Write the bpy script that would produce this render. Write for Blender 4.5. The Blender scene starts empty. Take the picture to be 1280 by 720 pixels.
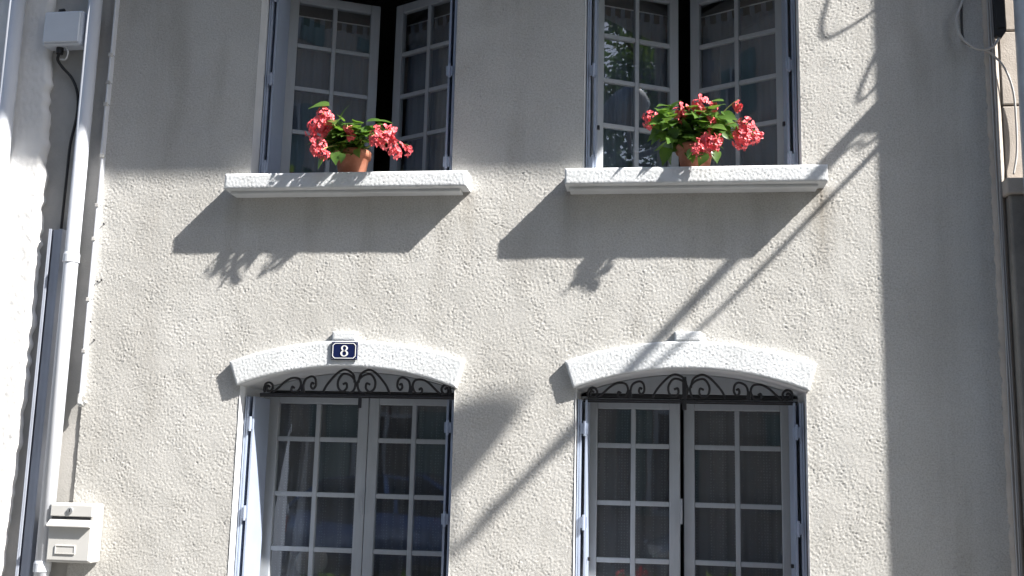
import bpy, math, random
import numpy as np
from mathutils import Vector, Matrix

R = math.radians
random.seed(8)
rng = np.random.default_rng(8)
scene = bpy.context.scene
COL = scene.collection

# ------------------------------------------------------------------ camera
CAM = Vector((0.0, -6.0, 1.6))
F, PITCH, YAW, ROLL = 1350.0, 0.1685, 0.1424, 0.0245
cy, sy, cp, sp = math.cos(YAW), math.sin(YAW), math.cos(PITCH), math.sin(PITCH)
FWD = Vector((-sy * cp, cy * cp, sp))
RT0 = Vector((cy, sy, 0)); UP0 = RT0.cross(FWD)
RT = RT0 * math.cos(ROLL) + UP0 * math.sin(ROLL)
UP = -RT0 * math.sin(ROLL) + UP0 * math.cos(ROLL)
cam = bpy.data.cameras.new('camera'); cam.sensor_width = 36.0; cam.lens = F / 1280 * 36.0
cam.clip_start = 0.05; cam.clip_end = 500
camo = bpy.data.objects.new('camera', cam); COL.objects.link(camo)
camo.matrix_world = Matrix(((RT.x, UP.x, -FWD.x, CAM.x), (RT.y, UP.y, -FWD.y, CAM.y), (RT.z, UP.z, -FWD.z, CAM.z), (0, 0, 0, 1)))
scene.camera = camo

# ------------------------------------------------------------------ light
SUN = Vector((2.55, -1.0, 2.55)); SUNN = SUN.normalized()
world = bpy.data.worlds.new('World'); scene.world = world; world.use_nodes = True
wn = world.node_tree.nodes
sky = wn.new('ShaderNodeTexSky'); sky.sky_type = 'NISHITA'; sky.sun_disc = False
sky.sun_elevation = math.asin(SUNN.z); sky.sun_rotation = math.atan2(SUN.x, SUN.y)
world.node_tree.links.new(sky.outputs[0], wn['Background'].inputs[0])
wn['Background'].inputs[1].default_value = 0.103
sl = bpy.data.lights.new('sun', 'SUN'); sl.energy = 5.0; sl.angle = R(0.9); sl.color = (1.0, 0.965, 0.915)
so = bpy.data.objects.new('sun', sl); COL.objects.link(so); so.location = (12, -5, 14)
so.rotation_euler = (-SUNN).to_track_quat('-Z', 'Y').to_euler()
scene.view_settings.view_transform = 'Standard'; scene.view_settings.look = 'None'
scene.view_settings.gamma = 1.0; scene.view_settings.use_curve_mapping = False
scene.view_settings.exposure = 1.45

# ------------------------------------------------------------------ helpers
def at(px, py, Y=0.0):
    """photo pixel -> point on the plane of the given Y (the facade is Y = 0)"""
    d = FWD + RT * ((px - 640) / F) - UP * ((py - 360) / F)
    return CAM + d * ((Y - CAM.y) / d.y)

def toward_sun(px, py, t):
    """the point t metres in front of the facade whose shadow falls on this spot of the facade"""
    return at(px, py) + SUN * t

def mat(name, col, rough=0.7, var=0.0, scale=8.0, bump=0.0, bscale=200.0, col2=None, metal=0.0, detail=4, stretch=None, spec=0.5):
    m = bpy.data.materials.new(name); m.use_nodes = True
    nt = m.node_tree; b = nt.nodes['Principled BSDF']
    b.inputs['Base Color'].default_value = (*col, 1); b.inputs['Roughness'].default_value = rough
    b.inputs['Metallic'].default_value = metal; b.inputs['Specular IOR Level'].default_value = spec
    tc = nt.nodes.new('ShaderNodeTexCoord'); out = tc.outputs['Object']
    if stretch:
        mp = nt.nodes.new('ShaderNodeMapping'); mp.inputs['Scale'].default_value = stretch
        nt.links.new(out, mp.inputs['Vector']); vec = mp.outputs[0]
    else: vec = out
    if var or col2:
        n = nt.nodes.new('ShaderNodeTexNoise'); n.inputs['Scale'].default_value = scale; n.inputs['Detail'].default_value = detail
        n.inputs['Roughness'].default_value = 0.62
        nt.links.new(vec, n.inputs['Vector'])
        r = nt.nodes.new('ShaderNodeValToRGB')
        c2 = col2 or tuple(min(1, c * (1 + var)) for c in col); c1 = col if col2 else tuple(c * (1 - var) for c in col)
        r.color_ramp.elements[0].position = 0.32; r.color_ramp.elements[1].position = 0.68
        r.color_ramp.elements[0].color = (*c1, 1); r.color_ramp.elements[1].color = (*c2, 1)
        nt.links.new(n.outputs['Fac'], r.inputs[0]); nt.links.new(r.outputs[0], b.inputs['Base Color'])
    if bump:
        n2 = nt.nodes.new('ShaderNodeTexNoise'); n2.inputs['Scale'].default_value = bscale; n2.inputs['Detail'].default_value = 3
        nt.links.new(out, n2.inputs['Vector'])
        bp = nt.nodes.new('ShaderNodeBump'); bp.inputs['Strength'].default_value = bump; bp.inputs['Distance'].default_value = 0.004
        nt.links.new(n2.outputs['Fac'], bp.inputs['Height']); nt.links.new(bp.outputs[0], b.inputs['Normal'])
    return m

def link(o, parent=None):
    COL.objects.link(o)
    if parent is not None:
        o.parent = parent
        o.matrix_parent_inverse = root_world(parent).inverted()
    return o

def root_world(o):
    m = Matrix.Translation(o.location) if o.parent is None else root_world(o.parent) @ o.matrix_parent_inverse @ o.matrix_basis
    return m

def tag(o, label=None, cat=None, group=None, kind=None):
    for k, v in (('label', label), ('category', cat), ('group', group), ('kind', kind)):
        if v: o[k] = v
    return o

def empty(name, loc, label=None, cat=None, group=None):
    o = bpy.data.objects.new(name, None); o.location = loc; o.empty_display_size = 0.1
    COL.objects.link(o)
    return tag(o, label, cat, group)

class MB:
    def __init__(s): s.v = []; s.f = []
    def add(s, v, f):
        n = len(s.v); s.v += [tuple(p) for p in v]; s.f += [tuple(i + n for i in q) for q in f]; return s
    def box(s, x0, x1, y0, y1, z0, z1):
        return s.add([(x0,y0,z0),(x1,y0,z0),(x1,y1,z0),(x0,y1,z0),(x0,y0,z1),(x1,y0,z1),(x1,y1,z1),(x0,y1,z1)],
                     [(0,3,2,1),(4,5,6,7),(0,1,5,4),(1,2,6,5),(2,3,7,6),(3,0,4,7)])
    def tube(s, pts, r, n=8, caps=True, flat=None):
        pts = [Vector(p) for p in pts]; rs = r if isinstance(r, (list, tuple)) else [r] * len(pts)
        vs = []; fs = []; prev = None
        for i, p in enumerate(pts):
            t = (pts[min(i + 1, len(pts) - 1)] - pts[max(i - 1, 0)]).normalized()
            if prev is None:
                a = t.cross(Vector((0, 0, 1)))
                if a.length < 1e-3: a = t.cross(Vector((1, 0, 0)))
                a.normalize()
            else:
                a = prev - t * prev.dot(t)
                a = a.normalized() if a.length > 1e-6 else t.orthogonal().normalized()
            prev = a; b = t.cross(a)
            for k in range(n):
                q = 2 * math.pi * k / n
                vs.append(p + (a * math.cos(q) + b * math.sin(q)) * rs[i])
        for i in range(len(pts) - 1):
            for k in range(n):
                k2 = (k + 1) % n
                fs.append((i * n + k, i * n + k2, (i + 1) * n + k2, (i + 1) * n + k))
        if caps:
            fs.append(tuple(range(n - 1, -1, -1))); fs.append(tuple(range((len(pts) - 1) * n, len(pts) * n)))
        return s.add(vs, fs)
    def lathe(s, c, prof, n=24):
        vs = []; fs = []
        for r, z in prof:
            for k in range(n):
                q = 2 * math.pi * k / n; vs.append((c[0] + r * math.cos(q), c[1] + r * math.sin(q), c[2] + z))
        for i in range(len(prof) - 1):
            for k in range(n):
                k2 = (k + 1) % n; fs.append((i*n+k, i*n+k2, (i+1)*n+k2, (i+1)*n+k))
        fs.append(tuple(range(n - 1, -1, -1))); fs.append(tuple(range((len(prof)-1)*n, len(prof)*n)))
        return s.add(vs, fs)
    def prism(s, poly, y0, y1):
        """polygon in X,Z extruded along Y"""
        n = len(poly)
        v = [(x, y0, z) for x, z in poly] + [(x, y1, z) for x, z in poly]
        f = [tuple(range(n)), tuple(range(2*n-1, n-1, -1))] + [(i, i + n, (i+1) % n + n, (i+1) % n) for i in range(n)]
        return s.add(v, f)
    def build(s, name, m, parent=None, smooth=False, bevel=0, seg=2):
        me = bpy.data.meshes.new(name); me.from_pydata(s.v, [], s.f); me.update()
        import bmesh
        bm = bmesh.new(); bm.from_mesh(me); bmesh.ops.recalc_face_normals(bm, faces=bm.faces); bm.to_mesh(me); bm.free()
        if smooth: me.polygons.foreach_set('use_smooth', [True] * len(me.polygons))
        me.materials.append(m)
        o = bpy.data.objects.new(name, me)
        if bevel:
            md = o.modifiers.new('bevel', 'BEVEL'); md.width = bevel; md.segments = seg; md.limit_method = 'ANGLE'; md.angle_limit = R(40)
        return link(o, parent)

def copy_tree(o, parent=None):
    c = o.copy(); COL.objects.link(c); c.parent = parent
    for ch in list(o.children): copy_tree(ch, c)
    return c

def arc_poly(cx, cz_end, half, sag, n):
    """points of a circular segment over a chord"""
    rr = (half * half + sag * sag) / (2 * sag); a = math.asin(half / rr)
    return [(cx + rr * math.sin(-a + 2 * a * i / n), cz_end - (rr - sag) + rr * math.cos(-a + 2 * a * i / n)) for i in range(n + 1)]

def grain(h, w, lo, hi, dx, seed, aniso=0.0):
    """band-limited random relief (wavelengths lo..hi metres) on a grid of pitch dx"""
    g = np.random.default_rng(seed).standard_normal((h, w))
    fx = np.fft.fftfreq(w, dx)[None, :]; fz = np.fft.fftfreq(h, dx)[:, None]
    u = fx * 0.80 + fz * 0.6; v = -fx * 0.6 + fz * 0.80
    k = np.sqrt((u * (1 + aniso)) ** 2 + (v * (1 - aniso)) ** 2)
    flt = np.exp(-(k * lo) ** 2) * (1 - np.exp(-(k * hi) ** 2))
    r = np.fft.ifft2(np.fft.fft2(g) * flt).real
    return r / r.std()

# ------------------------------------------------------------------ materials
M = {}
def stucco_material(name, c_dark, c_light, bump=0.5):
    m = mat(name, c_dark, 0.95, col2=c_light, scale=1.3, detail=7, bump=bump, bscale=330, spec=0.15)
    nt = m.node_tree; b = nt.nodes['Principled BSDF']
    base = b.inputs['Base Color'].links[0].from_socket
    tc = nt.nodes.new('ShaderNodeTexCoord'); mp = nt.nodes.new('ShaderNodeMapping'); mp.inputs['Scale'].default_value = (2.6, 1, 0.55)
    nt.links.new(tc.outputs['Object'], mp.inputs['Vector'])
    n = nt.nodes.new('ShaderNodeTexNoise'); n.inputs['Scale'].default_value = 1.6; n.inputs['Detail'].default_value = 6
    nt.links.new(mp.outputs[0], n.inputs['Vector'])
    rp = nt.nodes.new('ShaderNodeValToRGB'); rp.color_ramp.elements[0].position = 0.56; rp.color_ramp.elements[1].position = 0.8
    rp.color_ramp.elements[0].color = (0, 0, 0, 1); rp.color_ramp.elements[1].color = (0.55, 0.55, 0.55, 1)
    nt.links.new(n.outputs['Fac'], rp.inputs[0])
    mx = nt.nodes.new('ShaderNodeMix'); mx.data_type = 'RGBA'
    nt.links.new(rp.outputs[0], mx.inputs[0]); nt.links.new(base, mx.inputs[6]); mx.inputs[7].default_value = (0.33, 0.31, 0.275, 1)
    # fine speckle of grit
    n3 = nt.nodes.new('ShaderNodeTexNoise'); n3.inputs['Scale'].default_value = 120; n3.inputs['Detail'].default_value = 2
    nt.links.new(tc.outputs['Object'], n3.inputs['Vector'])
    r3 = nt.nodes.new('ShaderNodeValToRGB'); r3.color_ramp.elements[0].position = 0.3; r3.color_ramp.elements[1].position = 0.6
    r3.color_ramp.elements[0].color = (0.78, 0.77, 0.75, 1); r3.color_ramp.elements[1].color = (1, 1, 1, 1)
    nt.links.new(n3.outputs['Fac'], r3.inputs[0])
    m2 = nt.nodes.new('ShaderNodeMix'); m2.data_type = 'RGBA'; m2.blend_type = 'MULTIPLY'; m2.inputs[0].default_value = 1
    nt.links.new(mx.outputs[2], m2.inputs[6]); nt.links.new(r3.outputs[0], m2.inputs[7])
    last = m2.outputs[2]
    def darken(fac, col):
        nonlocal last
        q = nt.nodes.new('ShaderNodeMix'); q.data_type = 'RGBA'
        nt.links.new(fac, q.inputs[0]); nt.links.new(last, q.inputs[6]); q.inputs[7].default_value = (*col, 1); last = q.outputs[2]
    def M1(op, a, bb=None, c=None):
        q = nt.nodes.new('ShaderNodeMath'); q.operation = op; q.use_clamp = op in ('SUBTRACT', 'MULTIPLY')
        for i_, x_ in enumerate((a, bb, c)):
            if x_ is None: continue
            if isinstance(x_, (int, float)): q.inputs[i_].default_value = x_
            else: nt.links.new(x_, q.inputs[i_])
        return q.outputs[0]
    vo = nt.nodes.new('ShaderNodeTexVoronoi'); vo.inputs['Scale'].default_value = 5.5; nt.links.new(tc.outputs['Object'], vo.inputs['Vector'])
    sp1 = M1('SUBTRACT', 0.035, vo.outputs['Distance']); darken(M1('MULTIPLY', sp1, 14.0), (0.13, 0.12, 0.10))
    sep = nt.nodes.new('ShaderNodeSeparateXYZ'); nt.links.new(tc.outputs['Object'], sep.inputs[0])
    ns = nt.nodes.new('ShaderNodeTexNoise'); ns.inputs['Scale'].default_value = 1; ns.inputs['Detail'].default_value = 5
    ms = nt.nodes.new('ShaderNodeMapping'); ms.inputs['Scale'].default_value = (26, 1, 1.6); nt.links.new(tc.outputs['Object'], ms.inputs['Vector']); nt.links.new(ms.outputs[0], ns.inputs['Vector'])
    for (sx, z1_, ln, wd, k_) in ((0.86, 3.18, 0.75, 0.10, 0.75), (-0.54, 3.18, 0.5, 0.07, 0.5), (-1.13, 3.18, 0.6, 0.08, 0.55), (-2.55, 3.18, 0.5, 0.07, 0.5), (-3.1, 4.7, 1.6, 0.25, 0.35), (1.5, 4.7, 2.2, 0.22, 0.4), (-0.85, 4.7, 1.2, 0.3, 0.3)):
        ax_ = M1('ABSOLUTE', M1('ADD', sep.outputs['X'], -sx)); fx_ = M1('SUBTRACT', 1.0, M1('DIVIDE', ax_, wd))
        dz_ = M1('DIVIDE', M1('SUBTRACT', z1_, sep.outputs['Z']), ln); fz_ = M1('SUBTRACT', 1.0, dz_)
        up_ = M1('LESS_THAN', sep.outputs['Z'], z1_ + .02)
        fc = M1('MULTIPLY', M1('MULTIPLY', M1('MULTIPLY', fx_, fz_), up_), M1('MULTIPLY', ns.outputs['Fac'], k_ * 1.5)); darken(fc, (0.27, 0.24, 0.20))
    nt.links.new(last, b.inputs['Base Color'])
    return m

M['stucco'] = stucco_material('stucco', (0.50, 0.488, 0.46), (0.59, 0.58, 0.555))
M['smooth_render'] = mat('smooth_render', (0.36, 0.35, 0.33), 0.95, col2=(0.5, 0.48, 0.45), scale=3, bump=0.4, bscale=90, detail=7, spec=0.2)
M['white_rough'] = mat('white_rough', (0.58, 0.595, 0.60), 0.85, col2=(0.70, 0.72, 0.735), detail=8, scale=4, bump=0.35, bscale=260, spec=0.25)
M['white_reveal'] = mat('white_reveal', (0.56, 0.57, 0.58), 0.75, col2=(0.68, 0.69, 0.70), detail=7, scale=3, bump=0.15, bscale=60)
M['shutter'] = mat('shutter_paint', (0.32, 0.37, 0.47), 0.42, var=0.06, scale=5)
M['sash'] = mat('sash_paint', (0.37, 0.395, 0.425), 0.45, var=0.05, scale=6, bump=0.08, bscale=120, stretch=(6, 6, 1))
M['iron'] = mat('black_iron', (0.018, 0.018, 0.022), 0.45, var=0.3, scale=40)
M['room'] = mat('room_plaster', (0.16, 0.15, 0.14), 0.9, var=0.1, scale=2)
M['pvc'] = mat('white_pvc', (0.60, 0.62, 0.66), 0.42, var=0.05, scale=3, stretch=(5, 5, .6))
M['trunk'] = mat('grey_trunking', (0.40, 0.43, 0.50), 0.5, var=0.08, scale=4)
M['plate'] = mat('enamel_blue', (0.008, 0.013, 0.06), 0.2)
M['enamel_white'] = mat('enamel_white', (0.8, 0.8, 0.8), 0.25)
M['mail'] = mat('mailbox_paint', (0.56, 0.55, 0.525), 0.4, var=0.03, scale=6)
M['steel'] = mat('brushed_steel', (0.55, 0.56, 0.57), 0.3, metal=0.8)
M['dark'] = mat('dark_plastic', (0.02, 0.02, 0.022), 0.5)
M['box'] = mat('grey_box_plastic', (0.62, 0.66, 0.72), 0.45, var=0.03, scale=5)
M['cable'] = mat('black_cable', (0.025, 0.024, 0.024), 0.55)
M['cable_grey'] = mat('grey_cable', (0.42, 0.41, 0.40), 0.6)
M['terracotta'] = mat('terracotta', (0.34, 0.125, 0.075), 0.85, col2=(0.46, 0.21, 0.14), scale=14, bump=0.2, bscale=160, spec=0.2)
M['soil'] = mat('soil', (0.04, 0.028, 0.02), 0.95, var=0.4, scale=60)
M['petal'] = mat('coral_petal', (0.72, 0.055, 0.075), 0.5, col2=(0.86, 0.18, 0.20), scale=70)
M['petal_back'] = M['petal']
M['stem'] = mat('stem', (0.20, 0.30, 0.06), 0.5, col2=(0.35, 0.30, 0.12), scale=30)
M['block'] = mat('limestone', (0.42, 0.37, 0.32), 0.9, col2=(0.52, 0.47, 0.42), scale=7, bump=0.5, bscale=120)
M['mortar'] = mat('mortar', (0.30, 0.27, 0.24), 0.95, var=0.1, scale=20)
M['pier'] = mat('dark_render', (0.17, 0.155, 0.14), 0.95, col2=(0.30, 0.28, 0.25), scale=4, bump=0.5, bscale=70, detail=7)  # dark grey-brown render, mottled at random
M['pole'] = mat('galvanised', (0.40, 0.45, 0.52), 0.4, var=0.12, scale=9, metal=0.3)
M['zinc'] = mat('zinc', (0.36, 0.37, 0.38), 0.45, var=0.12, scale=5, metal=0.5)
M['tile'] = mat('roof_tile', (0.30, 0.13, 0.08), 0.85, col2=(0.42, 0.24, 0.16), scale=5)
M['wood'] = mat('eave_wood', (0.30, 0.26, 0.21), 0.7, var=0.15, scale=5, stretch=(1, 8, 8))
M['asphalt'] = mat('asphalt', (0.06, 0.06, 0.061), 0.9, var=0.2, scale=3, bump=0.6, bscale=90)
M['pavement'] = mat('pavement', (0.15, 0.145, 0.14), 0.9, var=0.15, scale=2.5, bump=0.4, bscale=60)
M['kerb'] = mat('kerb_stone', (0.34, 0.33, 0.31), 0.85, var=0.12, scale=6)

def leaf_material(name, a, b):
    m = mat(name, a, 0.32, col2=b, scale=9)
    nt = m.node_tree; bs = nt.nodes['Principled BSDF']; out = nt.nodes['Material Output']
    tr = nt.nodes.new('ShaderNodeBsdfTranslucent'); tr.inputs[0].default_value = (b[0] * 1.6, b[1] * 1.7, b[2], 1)
    mx = nt.nodes.new('ShaderNodeMixShader'); mx.inputs[0].default_value = 0.28
    nt.links.new(bs.outputs[0], mx.inputs[1]); nt.links.new(tr.outputs[0], mx.inputs[2]); nt.links.new(mx.outputs[0], out.inputs[0])
    return m
M['leaf'] = leaf_material('begonia_leaf', (0.045, 0.105, 0.025), (0.14, 0.24, 0.05))
M['leaf_tree'] = leaf_material('tree_leaf', (0.04, 0.075, 0.02), (0.09, 0.15, 0.03))
M['bark'] = mat('bark', (0.10, 0.075, 0.055), 0.9, var=0.3, scale=12, bump=0.6, bscale=40)

def glass_material():
    m = bpy.data.materials.new('window_glass'); m.use_nodes = True; nt = m.node_tree; nt.nodes.clear()
    o = nt.nodes.new('ShaderNodeOutputMaterial'); t = nt.nodes.new('ShaderNodeBsdfTransparent'); g = nt.nodes.new('ShaderNodeBsdfGlossy')
    t.inputs[0].default_value = (0.86, 0.89, 0.90, 1); g.inputs['Roughness'].default_value = 0.0; g.inputs[0].default_value = (1, 1, 1, 1)
    lw = nt.nodes.new('ShaderNodeLayerWeight'); lw.inputs[0].default_value = 0.5
    p = nt.nodes.new('ShaderNodeMath'); p.operation = 'POWER'; p.inputs[1].default_value = 5
    a = nt.nodes.new('ShaderNodeMath'); a.operation = 'MULTIPLY_ADD'; a.inputs[1].default_value = 0.915; a.inputs[2].default_value = 0.103
    nt.links.new(lw.outputs['Facing'], p.inputs[0]); nt.links.new(p.outputs[0], a.inputs[0])
    mx = nt.nodes.new('ShaderNodeMixShader'); nt.links.new(a.outputs[0], mx.inputs[0]); nt.links.new(t.outputs[0], mx.inputs[1]); nt.links.new(g.outputs[0], mx.inputs[2])
    # slight waviness of old panes
    tc = nt.nodes.new('ShaderNodeTexCoord'); n = nt.nodes.new('ShaderNodeTexNoise'); n.inputs['Scale'].default_value = 3.5; n.inputs['Detail'].default_value = 1
    bp = nt.nodes.new('ShaderNodeBump'); bp.inputs['Strength'].default_value = 0.03; bp.inputs['Distance'].default_value = 0.02
    nt.links.new(tc.outputs['Object'], n.inputs['Vector']); nt.links.new(n.outputs['Fac'], bp.inputs['Height']); nt.links.new(bp.outputs[0], g.inputs['Normal'])
    nt.links.new(mx.outputs[0], o.inputs[0])
    return m
M['glass'] = glass_material()

def net_material(name, col, alpha, dot):
    m = bpy.data.materials.new(name); m.use_nodes = True; nt = m.node_tree; b = nt.nodes['Principled BSDF']; out = nt.nodes['Material Output']
    b.inputs['Roughness'].default_value = 0.9; b.inputs['Base Color'].default_value = (*col, 1)
    tl = nt.nodes.new('ShaderNodeBsdfTranslucent'); tl.inputs[0].default_value = (*col, 1)
    m1 = nt.nodes.new('ShaderNodeMixShader'); m1.inputs[0].default_value = 0.3
    nt.links.new(b.outputs[0], m1.inputs[1]); nt.links.new(tl.outputs[0], m1.inputs[2])
    tr = nt.nodes.new('ShaderNodeBsdfTransparent')
    m2 = nt.nodes.new('ShaderNodeMixShader'); nt.links.new(tr.outputs[0], m2.inputs[1]); nt.links.new(m1.outputs[0], m2.inputs[2])
    if dot:
        # woven dots: denser threads at each dot
        tc = nt.nodes.new('ShaderNodeTexCoord'); v = nt.nodes.new('ShaderNodeTexVoronoi'); v.inputs['Scale'].default_value = dot; v.inputs['Randomness'].default_value = 0.25
        nt.links.new(tc.outputs['Object'], v.inputs['Vector'])
        rp = nt.nodes.new('ShaderNodeMapRange'); rp.inputs[1].default_value = 0.18; rp.inputs[2].default_value = 0.30
        rp.inputs[3].default_value = min(1, alpha + 0.22); rp.inputs[4].default_value = alpha
        nt.links.new(v.outputs['Distance'], rp.inputs[0]); nt.links.new(rp.outputs[0], m2.inputs[0])
    else: m2.inputs[0].default_value = alpha
    nt.links.new(m2.outputs[0], out.inputs[0])
    return m
M['net_dot'] = net_material('dotted_net', (0.40, 0.40, 0.42), 0.45, 60)
M['net_blue'] = net_material('blue_net', (0.15, 0.185, 0.25), 0.82, 0)
M['drape'] = net_material('pale_drape', (0.62, 0.62, 0.64), 0.95, 0)

# ------------------------------------------------------------------ ground and street
GR = MB().box(-60, 60, -60, 40, -0.4, 0.0)
tag(GR.build('ground', M['asphalt']), kind='structure')
tag(MB().box(-40, 40, -9.3, -1.5, 0.004, 0.008).build('road', M['asphalt']), kind='structure')
tag(MB().box(-40, 40, -1.38, 0.0, 0.0, 0.13).build('pavement_house_side', M['pavement']), kind='structure')
tag(MB().box(-40, 40, -10.6, -9.43, 0.0, 0.13).build('pavement_opposite', M['pavement']), kind='structure')
for nm, y0, y1 in (('kerb_house_side', -1.5, -1.383), ('kerb_opposite', -9.427, -9.31)):
    k = MB()
    for i in range(80): k.box(-40 + i, -39.012 + i, y0, y1, 0.0, 0.128)
    tag(k.build(nm, M['kerb'], bevel=0.012), kind='structure')

# ------------------------------------------------------------------ the house
house = empty('house', (-0.82, 0.25, 0.0), 'grey roughcast house with white window sills and arched white lintels, number 8', 'house')
HX0, HX1 = -3.412, 1.765
WALL_T = 0.5
# openings: x0, x1, z0, z1 (lower ones end under an arch)
OP = {'UL': (-2.465, -1.232, 3.20, 4.74), 'UR': (-0.465, 0.760, 3.20, 4.74),
      'LL': (-2.438, -1.172, 0.60, 2.055), 'LR': (-0.488, 0.757, 0.60, 2.065)}
ARCH_SAG = 0.115
def arch_z(k, x):
    x0, x1, z0, z1 = OP[k]; half = (x1 - x0) / 2; rr = (half**2 + ARCH_SAG**2) / (2 * ARCH_SAG)
    d = x - (x0 + x1) / 2
    return z1 - (rr - ARCH_SAG) + math.sqrt(max(0, rr * rr - d * d))

def seg_lines(marks, step):
    out = []
    for a, b in zip(marks[:-1], marks[1:]):
        n = max(1, round((b - a) / step)); out += list(np.linspace(a, b, n, endpoint=False))
    return np.array(out + [marks[-1]])

def build_facade():
    STEP = 0.0052
    xm = sorted({HX0, HX1} | {v for k in OP for v in OP[k][:2]})
    zm = [0.9, 2.055, 2.065, 3.20, 4.62]
    xs = seg_lines(xm, STEP); zs = seg_lines(zm, STEP)
    w, h = len(xs), len(zs)
    g = grain(h, w, 0.0100, 0.019, STEP, 3, 0.24); g = (1 - np.exp(-0.3 * g)) / 0.3 * 0.00080 + grain(h, w, 0.02, 0.05, STEP, 4) * 0.00035
    amp = 0.95 + 0.16 * grain(h, w, 0.15, 0.7, STEP, 6)
    y = -(g * np.clip(amp, 0.35, 1.35)) - grain(h, w, 0.16, 0.7, STEP, 5) * 0.0005
    X, Z = np.meshgrid(xs, zs)
    co = np.stack([X, y, Z], -1).reshape(-1, 3).astype(np.float32)
    xc = (xs[:-1] + xs[1:]) / 2; zc = (zs[:-1] + zs[1:]) / 2
    XC, ZC = np.meshgrid(xc, zc); keep = np.ones_like(XC, bool)
    for k, (x0, x1, z0, z1) in OP.items():
        if k[0] == 'U': keep &= ~((XC > x0) & (XC < x1) & (ZC > z0) & (ZC < z1))
        else:
            az = np.vectorize(lambda x: arch_z(k, x))(np.clip(xc, x0, x1)) + 0.03
            keep &= ~((XC > x0) & (XC < x1) & (ZC > z0) & (ZC < az[None, :]))
    idx = np.arange(h * w).reshape(h, w)
    q = np.stack([idx[:-1, :-1], idx[:-1, 1:], idx[1:, 1:], idx[1:, :-1]], -1)[keep]
    # plain surroundings out of view, same wall
    ext = []
    def quad(x0, x1, z0, z1): ext.append([(x0, 0, z0), (x1, 0, z0), (x1, 0, z1), (x0, 0, z1)])
    cuts = [HX0, OP['LL'][0], OP['LL'][1], OP['LR'][0], OP['LR'][1], HX1]
    for i in (0, 2, 4): quad(cuts[i], cuts[i + 1], 0, 0.9)
    quad(cuts[1], cuts[2], 0, 0.60); quad(cuts[3], cuts[4], 0, 0.60)
    cu = [HX0, OP['UL'][0], OP['UL'][1], OP['UR'][0], OP['UR'][1], HX1]
    for i in (0, 2, 4): quad(cu[i], cu[i + 1], 4.62, 4.74)
    quad(HX0, HX1, 4.74, 5.85)
    n0 = len(co); ev = np.array([p for e in ext for p in e], np.float32)
    eq = np.arange(len(ev)).reshape(-1, 4) + n0
    co = np.concatenate([co, ev]); q = np.concatenate([q, eq])
    me = bpy.data.meshes.new('wall')
    me.vertices.add(len(co)); me.vertices.foreach_set('co', co.ravel())
    me.loops.add(q.size); me.loops.foreach_set('vertex_index', q.ravel().astype(np.int32))
    me.polygons.add(len(q)); me.polygons.foreach_set('loop_start', np.arange(0, q.size, 4, dtype=np.int32))
    me.polygons.foreach_set('loop_total', np.full(len(q), 4, np.int32))
    me.update(calc_edges=True); me.polygons.foreach_set('use_smooth', np.ones(len(q), bool))
    me.materials.append(M['stucco'])
    return link(bpy.data.objects.new('wall', me), house)
build_facade()

# masonry behind the roughcast, with the openings left free
mb = MB()
Y0, Y1 = 0.012, WALL_T
for lo in (True, False):
    a, b = ('LL', 'LR') if lo else ('UL', 'UR')
    zb, zt = (0.0, 2.35) if lo else (2.35, 5.85)
    xs = [HX0 - 0.9, OP[a][0] - .02, OP[a][1] + .02, OP[b][0] - .02, OP[b][1] + .02, HX1 - 0.004]
    for i in (0, 2, 4): mb.box(xs[i], xs[i + 1], Y0, Y1, zb, zt)
    for k, i in ((a, 1), (b, 3)):
        mb.box(xs[i], xs[i + 1], Y0, Y1, zb, OP[k][2] - (0.0 if lo else 0.03))
        mb.box(xs[i], xs[i + 1], Y0, Y1, (OP[k][3] + ARCH_SAG + .02) if lo else OP[k][3] + .02, zt)
mb.build('masonry', M['smooth_render'], house)
# rooms
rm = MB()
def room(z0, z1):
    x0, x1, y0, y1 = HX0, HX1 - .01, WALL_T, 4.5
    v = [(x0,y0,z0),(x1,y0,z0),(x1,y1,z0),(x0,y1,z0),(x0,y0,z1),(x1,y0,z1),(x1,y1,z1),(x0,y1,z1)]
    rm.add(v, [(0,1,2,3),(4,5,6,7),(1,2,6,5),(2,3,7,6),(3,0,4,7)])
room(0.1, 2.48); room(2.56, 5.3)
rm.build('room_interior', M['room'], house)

# lintels with keystones -------------------------------------------------
def rough_patch(outline_fn, nu, nv, y, seed, amp, step):
    """grid over (u,v) mapped by outline_fn to x,z; relief along Y, rim folded back to the wall"""
    g = grain(nv + 1, nu + 1, 0.0105, 0.022, step, seed); g = (1 - np.exp(-0.3 * g)) / 0.3 * amp * 0.85
    vs = []; fs = []
    for j in range(nv + 1):
        for i in range(nu + 1):
            x, z = outline_fn(i / nu, j / nv)
            e = min(i, nu - i, j, nv - j); rim = 0.005 if e == 0 else (0.0015 if e == 1 else 0); g[j, i] *= (.25, .6)[e] if e < 2 else 1
            vs.append((x, y - g[j, i] + rim, z))
    w = nu + 1
    for j in range(nv):
        for i in range(nu): fs.append((j*w+i, j*w+i+1, (j+1)*w+i+1, (j+1)*w+i))
    ring = [i for i in range(w)] + [j*w+nu for j in range(1, nv+1)] + [nv*w+i for i in range(nu-1, -1, -1)] + [j*w for j in range(nv-1, 0, -1)]
    return vs, fs, ring

def solid_patch(fn, nu, nv, y, yback, seed, amp, step, name, m, parent):
    vs, fs, ring = rough_patch(fn, nu, nv, y, seed, amp, step)
    n = len(vs)
    for r in ring: vs.append((vs[r][0], yback, vs[r][2]))
    L = len(ring)
    for i in range(L): fs.append((ring[i], n + i, n + (i + 1) % L, ring[(i + 1) % L]))
    b = MB(); b.v = vs; b.f = fs
    return b.build(name, m, parent, smooth=False)

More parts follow.
